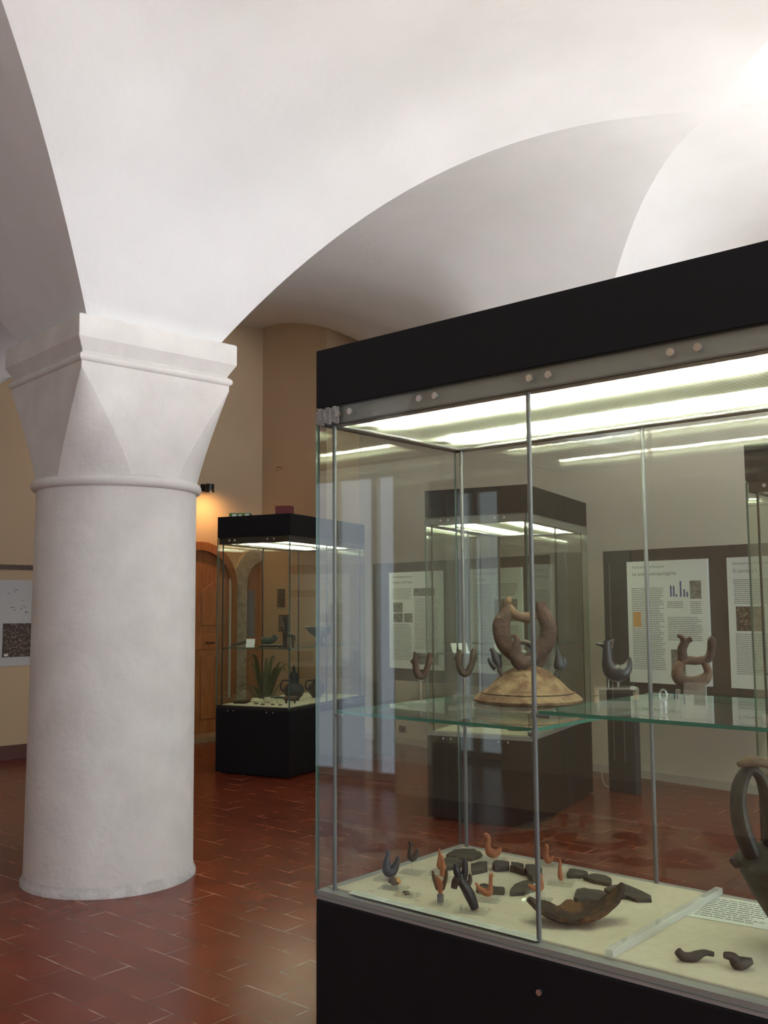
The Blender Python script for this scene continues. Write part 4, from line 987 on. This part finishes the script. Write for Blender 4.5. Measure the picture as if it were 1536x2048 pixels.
# spot lamp
lp = thing('wall_spotlight', 'small black spotlight on the back wall beside the column capital', 'lamp', tuple(R(6.19, BW, 2.93)), YAW)
MB().tube([(0, -.16, .03), (0, -.15, -.07)], [.05, .055], 16).build('lamp_head', M['lampblack'], lp, smooth=True)
MB().tube([(0, 0, 0), (0, -.14, 0)], .012, 8).cyl(0, -.005, -.04, .04, .03, 12).build('bracket', M['lampblack'], lp)
L_ = bpy.data.lights.new('spot', 'SPOT'); L_.energy = 13; L_.color = (1, .56, .22); L_.spot_size = rad(170); L_.spot_blend = 1; L_.shadow_soft_size = .04
o = bpy.data.objects.new('spot_beam', L_); C.objects.link(o); o.parent = lp; o.location = (0, -.33, -.10); o.rotation_euler = (rad(25), 0, 0)
# unseen uplighters added on the front wall (behind the viewer) to brighten the vault
for i, (a_, az_, en) in enumerate(((-.0, .10, 440), (4.9, -.05, 560))):
    q_ = R(a_ + (1.6 if i == 0 else -1.2), B0 - .1, 2.25)
    ul = thing('added_wall_uplighter', ('added unseen wall uplighter between the two tall windows behind the viewer', 'added unseen wall uplighter beside the farther tall window behind the viewer')[i], 'lamp', tuple(q_), YAW)
    MB().prism([(-.15, 0), (.15, 0), (.10, .12), (-.10, .12)], -.06, 0).build('added_lamp_bowl', M['white'], ul, bevel=.01)
    L_ = bpy.data.lights.new('added_uplight', 'SPOT'); L_.energy = en; L_.color = (1, .985, .95); L_.spot_size = rad(110); L_.spot_blend = .8; L_.shadow_soft_size = .45
    o = bpy.data.objects.new('added_uplight_beam', L_); C.objects.link(o); o.parent = ul; o.location = (0, .16, .16); o.rotation_euler = (rad(90 + 42), 0, az_)
mb = MB()
for i, (x, z, w_, a) in enumerate(((-.06, -.01, .04, .5), (-.03, .02, .06, -.2), (.01, .015, .05, -.1), (.05, -.005, .05, -.5), (-.01, -.02, .03, .3))):
    c_, s2 = cos(a) * w_ / 2, sin(a) * w_ / 2
    mb.add([(x - c_, -.002, z - s2 - .005), (x + c_, -.002, z + s2 - .005), (x + c_, -.002, z + s2 + .005), (x - c_, -.002, z - s2 + .005), (x - c_, 0, z - s2 - .005), (x + c_, 0, z + s2 - .005), (x + c_, 0, z + s2 + .005), (x - c_, 0, z - s2 + .005)], [(0, 1, 2, 3), (4, 5, 6, 7), (0, 1, 5, 4), (1, 2, 6, 5), (2, 3, 7, 6), (3, 0, 4, 7)])
o = place(mb.build('painted_fragment', mat('faded_paint', (.22, .13, .06), .9), None), R(7.05, 9.51, 3.2), YAW_W1); tag(o, 'small faded brown painted fragment high on the tan wall above the red box', 'wall painting')
# added uplighters behind the viewer end here
# potted plant behind the case
pl = thing('potted_plant', 'spiky long-leaved potted plant standing behind the case beside the column', 'plant', tuple(R(6.56, 9.1, 0)))
MB().lathe([(0, 0), (.13, 0), (.17, .30), (.18, .30), (.18, .33), (.15, .33), (.15, .28), (0, .28)], n=24).build('pot', M['pot'], pl, smooth=True)
MB().lathe([(0, .285), (.15, .285), (.15, .2)], n=20).build('soil', M['soil'], pl)
rg = random.Random(4)
for i in range(20):
    a = i * 2.4; ln = rg.uniform(.3, .44); up = rg.uniform(.35, .95); wd = rg.uniform(.018, .03); v = []; n = 8
    for j in range(n + 1):
        t = j / n; r_ = ln * t * (1 - .2 * t); z = .30 + .45 * (1 - t * .0) * 0 + .30 * rg.random() * 0 + up * .75 * math.sin(t * 2.0) ; ww = wd * math.sin(PI * min(1, t * .9 + .1)) + .001
        cx0, cy0 = r_ * cos(a), r_ * sin(a); px_, py_ = -sin(a) * ww, cos(a) * ww
        v += [(cx0 + px_, cy0 + py_, z + .004), (cx0, cy0, z), (cx0 - px_, cy0 - py_, z + .004)]
    f = [(j * 3 + k, j * 3 + k + 1, (j + 1) * 3 + k + 1, (j + 1) * 3 + k) for j in range(n) for k in (0, 1)]
    MB().add(v, f).build('leaf', M['leaf'], pl, smooth=False, fix=False)

# ------------------------------------------------------------------ world, camera, view
w = bpy.data.worlds.new('world'); S.world = w; w.use_nodes = True
w.node_tree.nodes['Background'].inputs[0].default_value = (.8, .88, 1, 1); w.node_tree.nodes['Background'].inputs[1].default_value = .0
cam = bpy.data.cameras.new('camera'); cam.sensor_fit = 'VERTICAL'; cam.sensor_height = 36; cam.lens = 1939.13 / 2048 * 36; cam.clip_start = .05
co_ = bpy.data.objects.new('camera', cam); C.objects.link(co_); S.camera = co_
pt_, rl_ = rad(5.6245), rad(-.3158)
right = Vector((1, 0, 0)); fwd = Vector((0, cos(pt_), sin(pt_))); up = Vector((0, -sin(pt_), cos(pt_)))
Rr_ = right * cos(rl_) + up * sin(rl_); Uu = -right * sin(rl_) + up * cos(rl_)
co_.matrix_world = Matrix(((Rr_.x, Uu.x, -fwd.x, 0), (Rr_.y, Uu.y, -fwd.y, 0), (Rr_.z, Uu.z, -fwd.z, 1.5), (0, 0, 0, 1)))
S.view_settings.view_transform = 'Standard'; S.view_settings.look = 'None'; S.view_settings.gamma = 1; S.view_settings.use_curve_mapping = False
S.view_settings.exposure = 0.66
S.cycles.use_denoising = True; S.cycles.transparent_max_bounces = 64; S.cycles.max_bounces = 10; S.cycles.diffuse_bounces = 4
S.cycles.glossy_bounces = 5; S.cycles.use_adaptive_sampling = True; S.cycles.adaptive_threshold = .02; S.cycles.sample_clamp_indirect = 8; S.cycles.caustics_reflective = False; S.cycles.caustics_refractive = False
